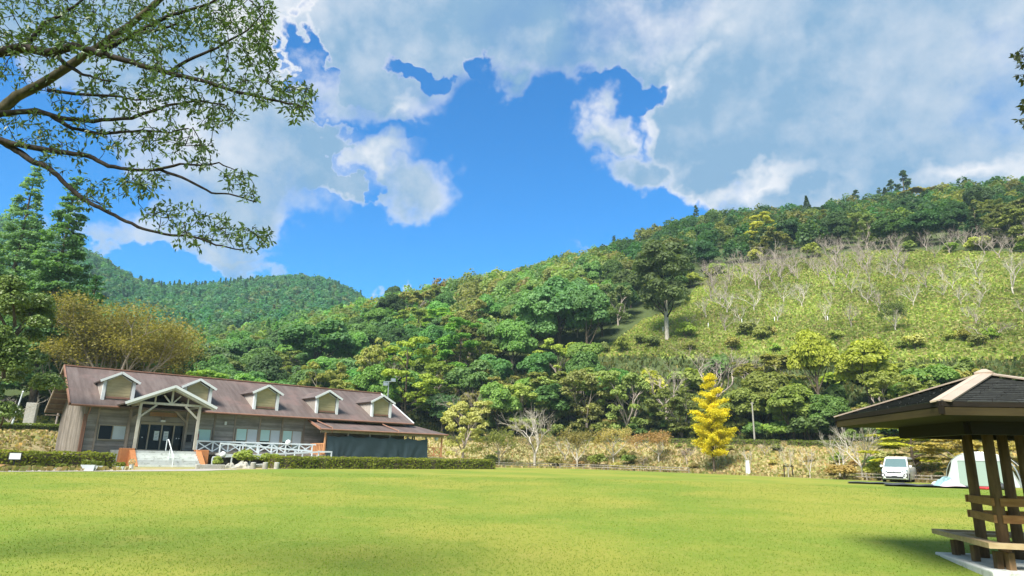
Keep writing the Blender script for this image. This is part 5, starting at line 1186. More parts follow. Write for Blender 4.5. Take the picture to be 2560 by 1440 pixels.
# --- tall conifers at the left
def big_conifer(px, pytop, d, Rpx, color, label, seed, n=46000):
    q = at(px, pytop, d); x, y = q[0], q[1]; z0 = float(hz(x, y)); H_ = q[2] - z0; k = d / F; rng = np.random.default_rng(seed); t = emp('tall_conifer', (x, y, z0), 0, label, 'tree', 'tall conifers behind the lodge'); R0 = Rpx * k
    m = MB(); limb(m, (0, 0, -.5), (0, 0, H_ * .98), .55, .04, rng, .002, n=8, seg=8); m.build('trunk', M['bark'], t, smooth=True); L = []; m = MB()
    for z in np.arange(H_ * .12, H_ * .985, H_ * .021):
        q_ = z / H_; R = R0 * min(1.0, (1 - q_) * 1.75) ** .85 * rng.uniform(.8, 1.1) + .25
        for j in range(int(4 + R * 2.2)):
            a = rng.uniform(0, 6.28); s = rng.uniform(.5, 1.0); L.append((R * s * math.cos(a), R * s * math.sin(a), z + rng.uniform(-.4, .4) - .1 * R * s, .42 + .17 * R))
            if j % 3 == 0: limb(m, (0, 0, z - .3), (R * s * .9 * math.cos(a), R * s * .9 * math.sin(a), z), .07, .02, rng, .04, 3, 4)
    m.build('branches', M['bark'], t, smooth=True)['kind'] = 'stuff'; V, F_, T = crown_blob(rng, L, n, .28, up=.7, thick=.75, flat=.5); o = ob('crown', npmesh('crown', V, F_, M['leaf'], T), t); o.color = (*fol(color), 1); TREES.append((x, y, 4))
big_conifer(92, 416, 98, 80, (0.085, 0.145, 0.075), "tall pale-green conifer at far left, the left one of the tall pair", 1)
big_conifer(196, 436, 94, 76, (0.06, 0.115, 0.046), "tall conifer just right of its twin, above the lodge's left gable", 2)
big_conifer(245, 684, 104, 50, (0.05, 0.115, 0.038), "shorter dark green conifer tucked under the tall pair", 3, 16000)
big_conifer(-20, 590, 90, 80, (0.07, 0.13, 0.05), "dark conifer at the picture's left border beside the tall pair", 4, 18000)
# --- leafy tree at the left border
def left_tree():
    q = at(-24, 1100, 44); x, y = q[0], q[1]; z0 = float(hz(x, y)); rng = np.random.default_rng(41); k = 44 / F
    t = emp('leafy_tree', (x, y, z0), 0, "big glossy-leaved tree at left before the conifers, yellow-green on its top", 'tree'); m = MB()
    limb(m, (0, 0, -.4), (0, 0, 4), .4, .3, rng, .02, seg=9); m.build('trunk', M['bark'], t, smooth=True); H_ = 13.4; L = []; m = MB()
    for i in range(30):
        a = rng.uniform(0, 6.28); z = rng.uniform(3.0, 12.2); prof = math.sqrt(max(.05, 1 - ((z - 6.8) / 6.2) ** 2)); r = 3.1 * prof * rng.uniform(.4, .9); L.append((r * math.cos(a), r * math.sin(a), z, rng.uniform(.75, 1.25)))
        if i % 2: limb(m, (0, 0, max(2, z - 2.5)), (r * .9 * math.cos(a), r * .9 * math.sin(a), z), .12, .03, rng)
    m.build('limbs', M['bark'], t, smooth=True); V, F_, T = crown_blob(rng, L, 42000, .145, up=.5, thick=.7, flat=.8); o = ob('crown', npmesh('crown', V, F_, M['near_leaf'], T), t); o.color = (0.155, 0.225, 0.06, 1); TREES.append((x, y, 4))
left_tree()
# --- autumn zelkova behind the lodge
def zelkova():
    q = at(262, 1075, 84); x, y = q[0], q[1]; z0 = float(hz(x, y)); rng = np.random.default_rng(52); t = emp('zelkova_tree', (x, y, z0), 0, "wide umbrella-shaped tree in orange-brown autumn leaf behind the lodge", 'tree'); k = 84 / F
    m = MB(); limb(m, (0, 0, -.4), (0, 0, 3.2), .55, .48, rng, .02, seg=9); m.build('trunk', M['grey_bark'], t, smooth=True); m = MB(); tips = []
    for i in range(9):
        a = 2 * math.pi * i / 9 + rng.uniform(-.3, .3); w = rng.uniform(.45, 1.0); branching(m, rng, (0, 0, 2.2 + .2 * i), (w * math.cos(a), w * math.sin(a), 1.0), 5.0, .24, 4, .42, (2, 3), .12, tips, 6, .70)
    vs = np.array(m.v); s = 16.2 / np.percentile(vs[:, 2], 99.7); sx = 9.6 / np.percentile(np.hypot(vs[:, 0], vs[:, 1]), 99); m.v = [(v[0] * sx, v[1] * sx, v[2] * s) for v in m.v]; m.build('limbs', M['grey_bark'], t, smooth=True)
    tp = np.array([p[0] for p in tips]) * (sx, sx, s); rr = np.hypot(tp[:, 0], tp[:, 1]); n = 46000; kx = rng.integers(0, len(tp), n); P = tp[kx] + rng.normal(0, 1, (n, 3)) * (1.1, 1.1, .4); P[:, 2] += .2
    V, F_ = cards(P, rdir(n, rng) * .7 + (0, 0, .8), rng.uniform(.12, .27, n), rng); o = ob('crown', npmesh('crown', V, F_, M['leaf'], np.clip(.45 + .2 * rng.normal(size=n), 0, 1)), t); o.color = (0.26, 0.235, 0.08, 1); TREES.append((x, y, 8))
zelkova()
tree_px('bare_grey', 140, 840, 1062, 84, 62, DKG, "bare forked grey tree at the lodge's left gable", var=3)
tree_px('bare', 24, 985, 1062, 70, 70, DKG, "pale leaning leafless branches on the bank at far left", var=4)

# ------------------------------------------------------------------ forest
def region(px, py, r, x, y):
    """colour choices (kind, colour, weight), group and label by where on the hillside a tree grows"""
    if r > 330: return None
    if py < 700 and px > 1500 and r > 185:
        return ([('evergreen', (0.036, 0.08, 0.03), 4), ('evergreen', (0.042, 0.072, 0.027), 3), ('airy', OLV, 1.6), ('airy', (0.085, 0.105, 0.035), 1), ('conifer', (0.03, 0.055, 0.024), .25)], 'forest above the meadow', "broadleaf or olive tree in the dark forest band above the meadow")
    if px > 1500 and r < 128:
        return ([('evergreen', (0.12, 0.15, 0.038), 2.4), ('airy', (0.13, 0.155, 0.045), 3), ('evergreen', (0.07, 0.12, 0.035), 2.2), ('airy', YLG, 1.8), ('bare_grey', DKG, .5)], 'tree belt between the bank and the meadow', "tree in the mixed belt between the bank and the meadow")
    if px < 880 and r > 125:
        return ([('evergreen', (0.045, 0.085, 0.034), 4), ('airy', (0.085, 0.105, 0.034), 2), ('evergreen', (0.06, 0.105, 0.035), 2), ('conifer', (0.05, 0.11, 0.03), .5)], 'wood climbing the valley behind the lodge', "green tree in the wood climbing the valley behind the lodge")
    if px < 1120: return ([('evergreen', (0.04, 0.085, 0.03), 4), ('layered', (0.10, 0.16, 0.034), 1), ('airy', (0.10, 0.115, 0.034), 1.6), ('evergreen', (0.06, 0.10, 0.03), 2)], 'trees close behind the lodge', "green tree in the thicket close behind the lodge")
    if r < 140: return ([('airy', (0.115, 0.135, 0.045), 3), ('evergreen', (0.06, 0.10, 0.03), 3), ('airy', (0.13, 0.16, 0.04), 2), ('evergreen', (0.045, 0.085, 0.03), 2.0), ('bare_grey', DKG, .3)], 'lower trees above the bank in mid picture', "tree among the lower trees above the bank, between lodge and yellow tree")
    return ([('evergreen', (0.05, 0.09, 0.033), 3.4), ('airy', (0.105, 0.118, 0.045), 2.2), ('airy', (0.085, 0.11, 0.038), 1.6), ('evergreen', (0.065, 0.105, 0.036), 2)], 'trees on the slope under the saddle', "tree on the wooded slope under the skyline saddle, left of the meadow")
MARKS = [(60, "the left gable's hedge"), (195, "the lodge's left corner"), (301, "the first dormer"), (400, "the porch gable"), (502, "the second dormer"), (590, "the second-third dormer gap"), (671, "the third dormer"), (750, "the third-fourth dormer gap"), (821, "the fourth dormer"), (890, "the fourth-fifth dormer gap"), (951, "the fifth dormer"), (1060, "the verandah's right end"),
         (1158, "the straw-coloured tree"), (1247, "the small dark olive tree"), (1337, "the white bare tree"), (1443, "the white-trunked olive tree"), (1534, "the thin pale sapling"), (1648, "the reddish tree"), (1785, "the yellow tree"), (1885, "the utility pole"), (1990, "the staked sapling"), (2102, "the slender white tree"), (2235, "the minivan"), (2345, "the pavilion's front corner"), (2450, "the pavilion's peak"), (2560, "the pavilion's right side")]
def landmark(px): return min(MARKS, key=lambda m: abs(m[0] - px))[1]
def spot_label(kind, c, px, py, grp):
    tone = {'airy': 'airy ', 'layered': 'layered ', 'conifer': 'pointed ', 'bare_grey': 'leafless grey '}.get(kind, 'dense ')
    if kind != 'bare_grey': tone += 'yellow-green' if c[0] > .11 and c[1] > c[0] else 'olive' if c[0] >= .09 else 'dark green' if c[1] < .08 else 'green'
    hgt = 'low' if py > 930 else 'halfway up' if py > 800 else 'high' if py > 680 else 'very high'
    return tone + ' tree ' + hgt + ' on the slope above ' + landmark(px)
def forest():
    rng = np.random.default_rng(77); cand = []
    # dart throwing over azimuth and distance
    pts = []; cell = {}
    def ok(x, y, s):
        i, j = int(x // 12), int(y // 12)
        for a in (-1, 0, 1):
            for b in (-1, 0, 1):
                for (u, v, q) in cell.get((i + a, j + b), ()):
                    if (u - x) ** 2 + (v - y) ** 2 < ((s + q) / 2) ** 2: return False
        return True
    for x, y, R in TREES: cell.setdefault((int(x // 12), int(y // 12)), []).append((x, y, R * 1.1))
    lim = math.radians(44)
    for _ in range(26000):
        az = rng.uniform(-lim, lim); r0 = row_r(3, az); r = math.sqrt(rng.uniform((r0 - .5) ** 2, 318 ** 2)); x, y = r * math.sin(az), r * math.cos(az)
        s = 4.0 if r < 128 else (5.6 if r < 190 else 6.4)
        if ok(x, y, s): cell.setdefault((int(x // 12), int(y // 12)), []).append((x, y, s)); pts.append((x, y, r, az))
    P = np.array(pts); z = hz(P[:, 0], P[:, 1]); px, py = projv(np.stack([P[:, 0], P[:, 1], z], -1)); md = is_meadow(P[:, 0], P[:, 1])
    dep = np.stack([P[:, 0], P[:, 1], z - CAMZ], -1) @ _w; lodge_c = np.array([(p.x, p.y) for p in (lodge_pt(u, n) for u in (2, 9, 16, 23, 30) for n in (3, 8, 13))])
    # what the terrain itself hides
    vis = np.ones(len(P), bool); tt = np.linspace(.45, .985, 50)
    for i in range(len(P)):
        xx, yy = P[i, 0] * tt, P[i, 1] * tt; el = (hz(xx, yy) + 3 * (np.hypot(xx, yy) > 105) - CAMZ) / np.hypot(xx, yy); vis[i] = el.max() < (z[i] + 9 - CAMZ) / P[i, 2]
    keep = []; r_ = P[:, 2]
    for i in range(len(P)):
        x, y, r, az = P[i]
        if md[i] or np.min(np.hypot(lodge_c[:, 0] - x, lodge_c[:, 1] - y)) < 7.5 or not vis[i] or not (70 < px[i] < 2680): continue
        # do not stand a tree so close below the meadow that it would hide it
        rg = region(px[i], py[i], r, x, y)
        h = rng.uniform(8.5, 12.5); R = rng.uniform(4.1, 6.0)
        if px[i] > 1480 and r < 135:
            ytop = 880 + 50 * rng.random() - 22 * math.sin(px[i] / 70.0); hmax = (py[i] - ytop) * dep[i] / F * .95
            if hmax < 2.0: continue
            h = min(rng.uniform(8, 14), hmax); R = min(R, max(1.8, h * .5))
        elif px[i] < 470 and r < 150: h *= 1.1
        elif 560 < px[i] < 1500 and r < 150: h *= rng.uniform(.85, 1.15)
        if r > 240: h *= .85
        keep.append((h / dep[i], i, h, R, rg))
    keep.sort(key=lambda k: -k[0] * (1.4 if True else 1)); n_ind = 0; mass = []
    for s_, i, h, R, (opts, grp, lab) in keep:
        w = np.array([o[2] for o in opts]); k = rng.choice(len(opts), p=w / w.sum()); kind, colr, _ = opts[k]; c = jit(colr, rng)
        g = (.82 if px[i] > 1500 and r_[i] > 185 else .95) if px[i] > 1500 else (1.4 if kind in ('evergreen', 'conifer') else 1.12)
        c = tuple(v * g for v in c)
        if kind == 'conifer': R *= .62; h *= 1.1
        x, y = P[i, 0], P[i, 1]
        if n_ind < 236:
            tree(kind, x, y, h, R, c, spot_label(kind, colr, px[i], py[i] - .5 * h * F / dep[i], grp), group='trees of the wooded hillsides', sink=1.5 if kind == 'evergreen' else 1.5); n_ind += 1
        else: mass.append((x, y, h, R, fol(c), kind))
    return mass
MASS = forest()
def edge_shrubs():
    rng = np.random.default_rng(61)
    for i in range(54):
        px = 1130 + i * 27 + rng.uniform(-10, 10); az = azel(px, 1100)[0]; r = row_r(3, az) + rng.uniform(-1.5, 4.5); h = rng.uniform(1.6, 3.8); c = [(0.10, 0.14, 0.036), (0.06, 0.10, 0.03), (0.13, 0.13, 0.04)][rng.integers(0, 3)]
        tree('shrub', r * math.sin(az), r * math.cos(az), h, h * rng.uniform(.6, .95), jit(c, rng), "green bush at the dark foot of the wood, above " + landmark(px), cat='shrub', group='bushes along the foot of the wood', sink=.1)
edge_shrubs()
def bank_scrub():
    rng = np.random.default_rng(62)
    for i in range(34):
        px = rng.uniform(1120, 2420); az = azel(px, 1140)[0]; r0, r2 = row_r(1, az), row_r(2, az); f = rng.uniform(-.15, .95); r = r0 + (r2 - r0) * f; x, y = r * math.sin(az), r * math.cos(az)
        kind = 'bare_grey' if i % 4 == 0 else 'shrub'; h = rng.uniform(.5, 1.3) * (1.4 if kind != 'shrub' else 1); c = [(0.15, 0.15, 0.05), (0.09, 0.12, 0.035), (0.20, 0.15, 0.07), (0.18, 0.18, 0.06)][i % 4]
        tree(kind, x, y, h, h * rng.uniform(.6, 1.1), jit(c, rng), ("small leafless brushwood" if kind != 'shrub' else "small scrubby bush") + " on the dry bank near " + landmark(px), cat='shrub', group='scrub dotted over the dry bank', sink=.05)
bank_scrub()
def tree_mass(name, items, ncard, size, label, seed):
    rng = np.random.default_rng(seed); Vs, Cs, Ts = [], [], []
    for x, y, h, R, c, kind in items:
        z0 = float(hz(x, y)); n = ncard
        if kind == 'conifer':
            q = rng.random(n) ** .8; a = rng.uniform(0, 6.28, n); rr = R * (1 - q) * rng.uniform(.55, 1, n); Pn = np.stack([rr * np.cos(a), rr * np.sin(a), h * (.1 + .9 * q)], -1); Nn = Pn * (1, 1, 0) + (0, 0, .4 * R) + rng.normal(0, .4, (n, 3)); lt = rng.normal(.42, .15, n)
        else:
            nl = 9; lump = rdir(nl, rng); lump[:, 2] = np.abs(lump[:, 2]) * .9; lump *= rng.uniform(.4, .72, nl)[:, None]; k = rng.integers(0, nl, n); d = rdir(n, rng); d[:, 2] = np.where(d[:, 2] < -.2, -d[:, 2], d[:, 2]); Pn = lump[k] + d * .42 * rng.uniform(.75, 1.05, n)[:, None]
            Pn = np.stack([Pn[:, 0] * R, Pn[:, 1] * R, h * .14 + Pn[:, 2] * h * .78], -1); Nn = d * .7 + (0, 0, .35) + rng.normal(0, .4, (n, 3)); lt = rng.normal(.42, .15, n) + .2 * (rng.random(nl)[k] - .5)
        V, _ = cards(Pn + (x, y, z0), Nn, size * rng.uniform(.6, 1.35, n), rng, 1.2); Vs.append(V); Cs.append(np.tile(c, (n, 1))); Ts.append(np.clip(lt, 0, 1))
    V = np.concatenate(Vs); o = ob(name, npmesh(name, V, np.arange(len(V)).reshape(-1, 4), M['leaf_mass'], np.concatenate(Ts), np.concatenate(Cs))); prop(o, label, 'forest', kind='stuff'); return o
if MASS: tree_mass('hillside_wood', MASS, 500, .78, "dense wood covering the upper hillside", 5)
def far_forest():
    rng = np.random.default_rng(99); items = []; lim = math.radians(44)
    for _ in range(9000):
        az = rng.uniform(-lim, lim); r = math.sqrt(rng.uniform(316 ** 2, 660 ** 2)); x, y = r * math.sin(az), r * math.cos(az); z = float(hz(x, y)); items.append((x, y, r, z, az))
    P = np.array(items); px, py = projv(P[:, [0, 1, 3]]); out = []; tt = np.linspace(.25, .99, 60); cell = {}
    for i in range(len(P)):
        if not (-100 < px[i] < 1080): continue
        x, y, r, z, az = P[i]; key = (int(x // 6.5), int(y // 6.5))
        if key in cell: continue
        xx, yy = x * tt, y * tt; el = (hz(xx, yy) + 2 * (np.hypot(xx, yy) > 120) - CAMZ) / np.hypot(xx, yy)
        if el.max() > (z + 10 - CAMZ) / r: continue
        cell[key] = 1; con = rng.random() < (.5 if r > 590 and 330 < px[i] < 640 else .03); base = [(0.030, 0.085, 0.048), (0.038, 0.095, 0.052), (0.052, 0.105, 0.050), (0.075, 0.10, 0.048)][rng.choice(4, p=[.42, .33, .2, .05])]
        out.append((x, y, rng.uniform(7.5, 11) * (1.1 if con else 1), rng.uniform(4.0, 5.8) * (.45 if con else 1), fol(jit(base, rng, .12)), 'conifer' if con else 'b'))
    return tree_mass('far_forest', out, 170, 1.25, "far blue-green forest covering the ridge behind the valley", 6)
far_forest()

# ------------------------------------------------------------------ meadow: bare saplings, grass tufts, shrubs
def meadow():
    rng = np.random.default_rng(13); n = 0; spots = []
    fixed = [(1765, 800, 60), (1850, 806, 46), (1945, 806, 56), (2065, 806, 60), (1960, 760, 60), (2085, 720, 40), (2170, 760, 60), (2285, 770, 70), (2130, 735, 46), (2440, 690, 60), (2535, 740, 120), (2420, 800, 40), (1885, 830, 36), (2010, 745, 44), (1800, 760, 46), (2360, 745, 44), (2240, 700, 50), (1720, 820, 36)]
    for px, py, hp in fixed: p = ground_at(px, py); spots.append((p, hp, 'bare'))
    tries = 0
    while len(spots) < 92 and tries < 4000:
        tries += 1; row = rng.random()
        if row < .55: px = rng.uniform(1760, 2280); py = np.interp(px, [1760, 1850, 2000, 2280], [715, 690, 672, 652]) + rng.uniform(-8, 42)
        elif row < .75: px = rng.uniform(2060, 2600); py = rng.uniform(628, 650)
        else: px = rng.uniform(1740, 2560); py = rng.uniform(690, 840)
        if not in_poly(np.array([px]), np.array([py]), MEAD)[0]: continue
        p = ground_at(px, py)
        if all(np.hypot(*(p[:2] - s[0][:2])) > 3.2 for s in spots): spots.append((p, rng.uniform(40, 72), 'bare_grey' if row < .75 or rng.random() < .4 else 'bare'))
    for p, hp, kind in spots:
        dep = float(np.dot(p - (0, 0, CAMZ), _w)); h = hp * dep / F * 1.05; tree(kind, p[0], p[1], h, h * rng.uniform(.34, .62), DKG, "leafless pale sapling " + ('low' if projv(p)[1] > 775 else 'halfway' if projv(p)[1] > 705 else 'high') + " on the meadow above " + landmark(projv(p)[0]), group='leafless saplings on the meadow slope', sink=.05)
    for i in range(20):
        px = rng.uniform(1500, 2560); py = rng.uniform(840, 892); p = ground_at(px, py); dep = float(np.dot(p - (0, 0, CAMZ), _w)); h = rng.uniform(24, 50) * dep / F
        c = [(0.15, 0.19, 0.045), (0.18, 0.20, 0.06), (0.11, 0.125, 0.045), (0.22, 0.18, 0.075)][rng.integers(0, 4)]; tree('shrub', p[0], p[1], h, h * rng.uniform(.55, .85), jit(c, rng), "scrubby bush at the meadow's lower edge above " + landmark(px), cat='shrub', group='bushes along the foot of the meadow')
    for i in range(12):
        px = rng.uniform(1700, 2560); py = np.interp(px, [1700, 1850, 2000, 2300, 2560], [730, 662, 645, 628, 634]) + rng.uniform(-4, 6); p = ground_at(px, py); dep = float(np.dot(p - (0, 0, CAMZ), _w)); h = rng.uniform(24, 44) * dep / F
        tree('shrub', p[0], p[1], h, h * rng.uniform(.6, .9), jit((0.15, 0.19, 0.045), rng), "yellow-green bush topping the meadow above " + landmark(px), cat='shrub', group='bushes along the top of the meadow')
meadow()
def tufts(name, sampler, n, hgt, colors, label, seed, wide=.5, mat='leaf_mass'):
    rng = np.random.default_rng(seed); x, y = sampler(rng, n); n = len(x); z = hz(x, y); h = hgt * rng.uniform(.4, 1.3, n); a = rng.uniform(0, 6.28, n); lean = rng.normal(0, .35, (n, 2)) * h[:, None]; w = wide * h * rng.uniform(.6, 1.2, n)
    B = np.stack([x, y, z - .03], -1); D = np.stack([np.cos(a) * w, np.sin(a) * w, np.zeros(n)], -1); T = B + np.stack([lean[:, 0], lean[:, 1], h], -1)
    V = np.stack([B - D * .6, B + D * .6, T + D, T - D * .8], 1).reshape(-1, 3)
    c = np.array(colors)[rng.integers(0, len(colors), n)] * rng.normal(1, .14, n)[:, None] * (1 + .22 * np.sin(x * .21 + 1) * np.sin(y * .17 + x * .05))[:, None]
    o = ob(name, npmesh(name, V, np.arange(4 * n).reshape(n, 4), M[mat], np.clip(rng.normal(.45, .18, n), 0, 1), np.clip(c, .004, 1))); return prop(o, label, 'grass', kind='stuff')
def s_meadow(rng, n):
    az = rng.uniform(math.radians(4), math.radians(46), n * 2); r = rng.uniform(104, 227, n * 2); x, y = r * np.sin(az), r * np.cos(az); k = is_meadow(x, y); return x[k][:n], y[k][:n]
tufts('meadow_grass', s_meadow, 170000, .46, [(0.29, 0.37, 0.09), (0.34, 0.40, 0.11), (0.23, 0.32, 0.07), (0.40, 0.40, 0.17), (0.34, 0.30, 0.15)], "tall rough grass covering the open meadow slope", 21, .45)
def s_bank(rng, n):
    az = rng.uniform(math.radians(-44), math.radians(44), n); a = row_r(0, az); b = row_r(3, az); r = a + (b - a) * rng.random(n) ** .9 + .4; x, y = r * np.sin(az), r * np.cos(az)
    # keep clear of the lodge plot
    c, s = math.cos(YAW), math.sin(YAW); u = (x - BX) * c + (y - BY) * s; v = -(x - BX) * s + (y - BY) * c; k = ~((u > -14) & (u < 37) & (v > -13) & (v < 15.5) & ~((u < -1) & (v > 0))) & (r > a + .5); return x[k], y[k]
tufts('bank_grass', s_bank, 85000, .24, [(0.40, 0.33, 0.18), (0.33, 0.31, 0.13), (0.45, 0.37, 0.22), (0.26, 0.28, 0.10), (0.42, 0.31, 0.18)], "dry tawny grass covering the banks around the lawn", 22, .6)
def s_floor(rng, n):
    az = rng.uniform(math.radians(-44), math.radians(44), n); r = row_r(3, az) + 26 * rng.random(n) ** 1.3; x, y = r * np.sin(az), r * np.cos(az); k = ~is_meadow(x, y); return x[k], y[k]
tufts('undergrowth', s_floor, 40000, .55, [(0.08, 0.12, 0.04), (0.12, 0.15, 0.045), (0.17, 0.17, 0.06)], "dark undergrowth beneath the first trees above the bank", 23, .4)
def s_lawn(rng, n):
    az = rng.uniform(math.radians(-43), math.radians(43), n); r = 6.5 + 40 * rng.random(n) ** 2.2; return r * np.sin(az), r * np.cos(az)
def lawn_blades():
    rng = np.random.default_rng(24); n = 230000; x, y = s_lawn(rng, n); z = hz(x, y); h = .026 * rng.uniform(.5, 1.4, n); a = rng.uniform(0, 6.28, n); w = .0065 * rng.uniform(.7, 1.3, n) * (1 + (np.hypot(x, y) - 6) * .05)
    B = np.stack([x, y, z - .004], -1); D = np.stack([np.cos(a) * w, np.sin(a) * w, np.zeros(n)], -1); T = B + np.stack([rng.normal(0, .02, n), rng.normal(0, .02, n), h], -1); V = np.stack([B - D, B + D, T], 1).reshape(-1, 3)
    base = np.array([(0.155, 0.24, 0.03), (0.205, 0.26, 0.038), (0.13, 0.21, 0.026), (0.27, 0.295, 0.07)]); c = base[rng.choice(4, n, p=[.36, .3, .22, .12])] * (1 + .16 * np.sin(x * .55) * np.sin(y * .4 + x * .2))[:, None]
    o = ob('lawn_grass', npmesh('lawn_grass', V, np.arange(3 * n).reshape(n, 3), M['leaf_mass'], np.clip(rng.normal(.45, .15, n), 0, 1), c)); prop(o, "short mown grass blades of the near lawn", 'grass', kind='stuff')
lawn_blades()

# ------------------------------------------------------------------ overhanging branches of the tree at the upper left
LIMBS = [  # (photograph polyline, depth at start, depth at end, radius px at start, end)
    ([(-120, 150), (0, 130), (60, 119), (125, 132), (190, 113), (250, 135), (330, 155), (420, 183), (500, 200), (600, 232), (700, 254), (770, 268)], 9.6, 8.6, 15, 2.2),
    ([(250, 133), (290, 108), (335, 88), (400, 72), (440, 60)], 9.3, 9.6, 8, 2.5),
    ([(130, 130), (165, 160), (205, 186), (245, 196), (276, 205)], 9.5, 9.2, 6, 2),
    ([(-120, 330), (0, 276), (42, 240), (110, 206), (190, 152), (258, 110), (330, 58), (400, 0), (450, -60)], 10.2, 11.2, 15, 6),
    ([(-60, 295), (0, 284), (90, 277), (150, 294), (230, 303), (330, 295), (420, 262), (500, 252), (560, 262)], 10.0, 9.2, 9, 2),
    ([(128, 290), (180, 320), (250, 335), (330, 327), (430, 331), (470, 320)], 9.9, 9.3, 6, 1.8),
    ([(-140, 335), (0, 350), (60, 365), (150, 380), (220, 388), (270, 415), (330, 425), (400, 425), (470, 450), (530, 483), (575, 484), (640, 506)], 9.8, 8.9, 9, 1.6),
    ([(388, 424), (450, 410), (500, 414), (548, 408), (585, 424)], 9.2, 9.0, 4, 1.2),
    ([(0, 350), (40, 375), (85, 405), (125, 420), (165, 460), (210, 500), (250, 520), (300, 545), (360, 573), (430, 588), (480, 590), (540, 612), (600, 624)], 9.8, 8.8, 9, 1.6),
    ([(120, 226), (200, 236), (290, 240), (340, 250), (380, 246)], 10.1, 9.6, 5, 1.6),
    ([(420, 183), (470, 150), (540, 120), (620, 75), (660, 30)], 9.1, 9.4, 5, 1.4),
    ([(330, 88), (420, 40), (520, 10), (600, -30)], 9.5, 9.9, 6, 2), ([(60, 119), (110, 60), (180, 20), (240, -30)], 9.5, 10, 7, 2)]
CLUST = [  # ellipses of leaf sprays in the photograph: cx, cy, rx, ry, number
    (90, 45, 150, 75, 150), (260, 60, 150, 85, 190), (430, 60, 150, 75, 170), (580, 60, 95, 75, 120), (650, 60, 40, 80, 60), (655, 150, 34, 50, 32), (590, 190, 90, 55, 60), (690, 215, 35, 28, 12), (745, 255, 52, 44, 44), (640, 240, 60, 32, 24),
    (120, 110, 140, 40, 60), (330, 170, 120, 50, 60), (450, 215, 100, 50, 60), (540, 285, 70, 35, 46), (400, 265, 120, 45, 60), (240, 245, 120, 50, 62), (70, 170, 80, 60, 40), (60, 320, 70, 45, 34), (170, 335, 90, 40, 36), (320, 350, 80, 40, 36), (430, 345, 70, 40, 38), (500, 385, 50, 40, 30),
    (140, 400, 80, 30, 22), (370, 440, 60, 40, 30), (340, 470, 60, 24, 22), (260, 470, 70, 30, 18), (615, 460, 46, 42, 22), (430, 540, 70, 42, 42), (540, 575, 55, 40, 34), (640, 595, 48, 36, 34), (480, 600, 40, 22, 16), (240, 505, 50, 18, 12), (590, 440, 40, 20, 8)]
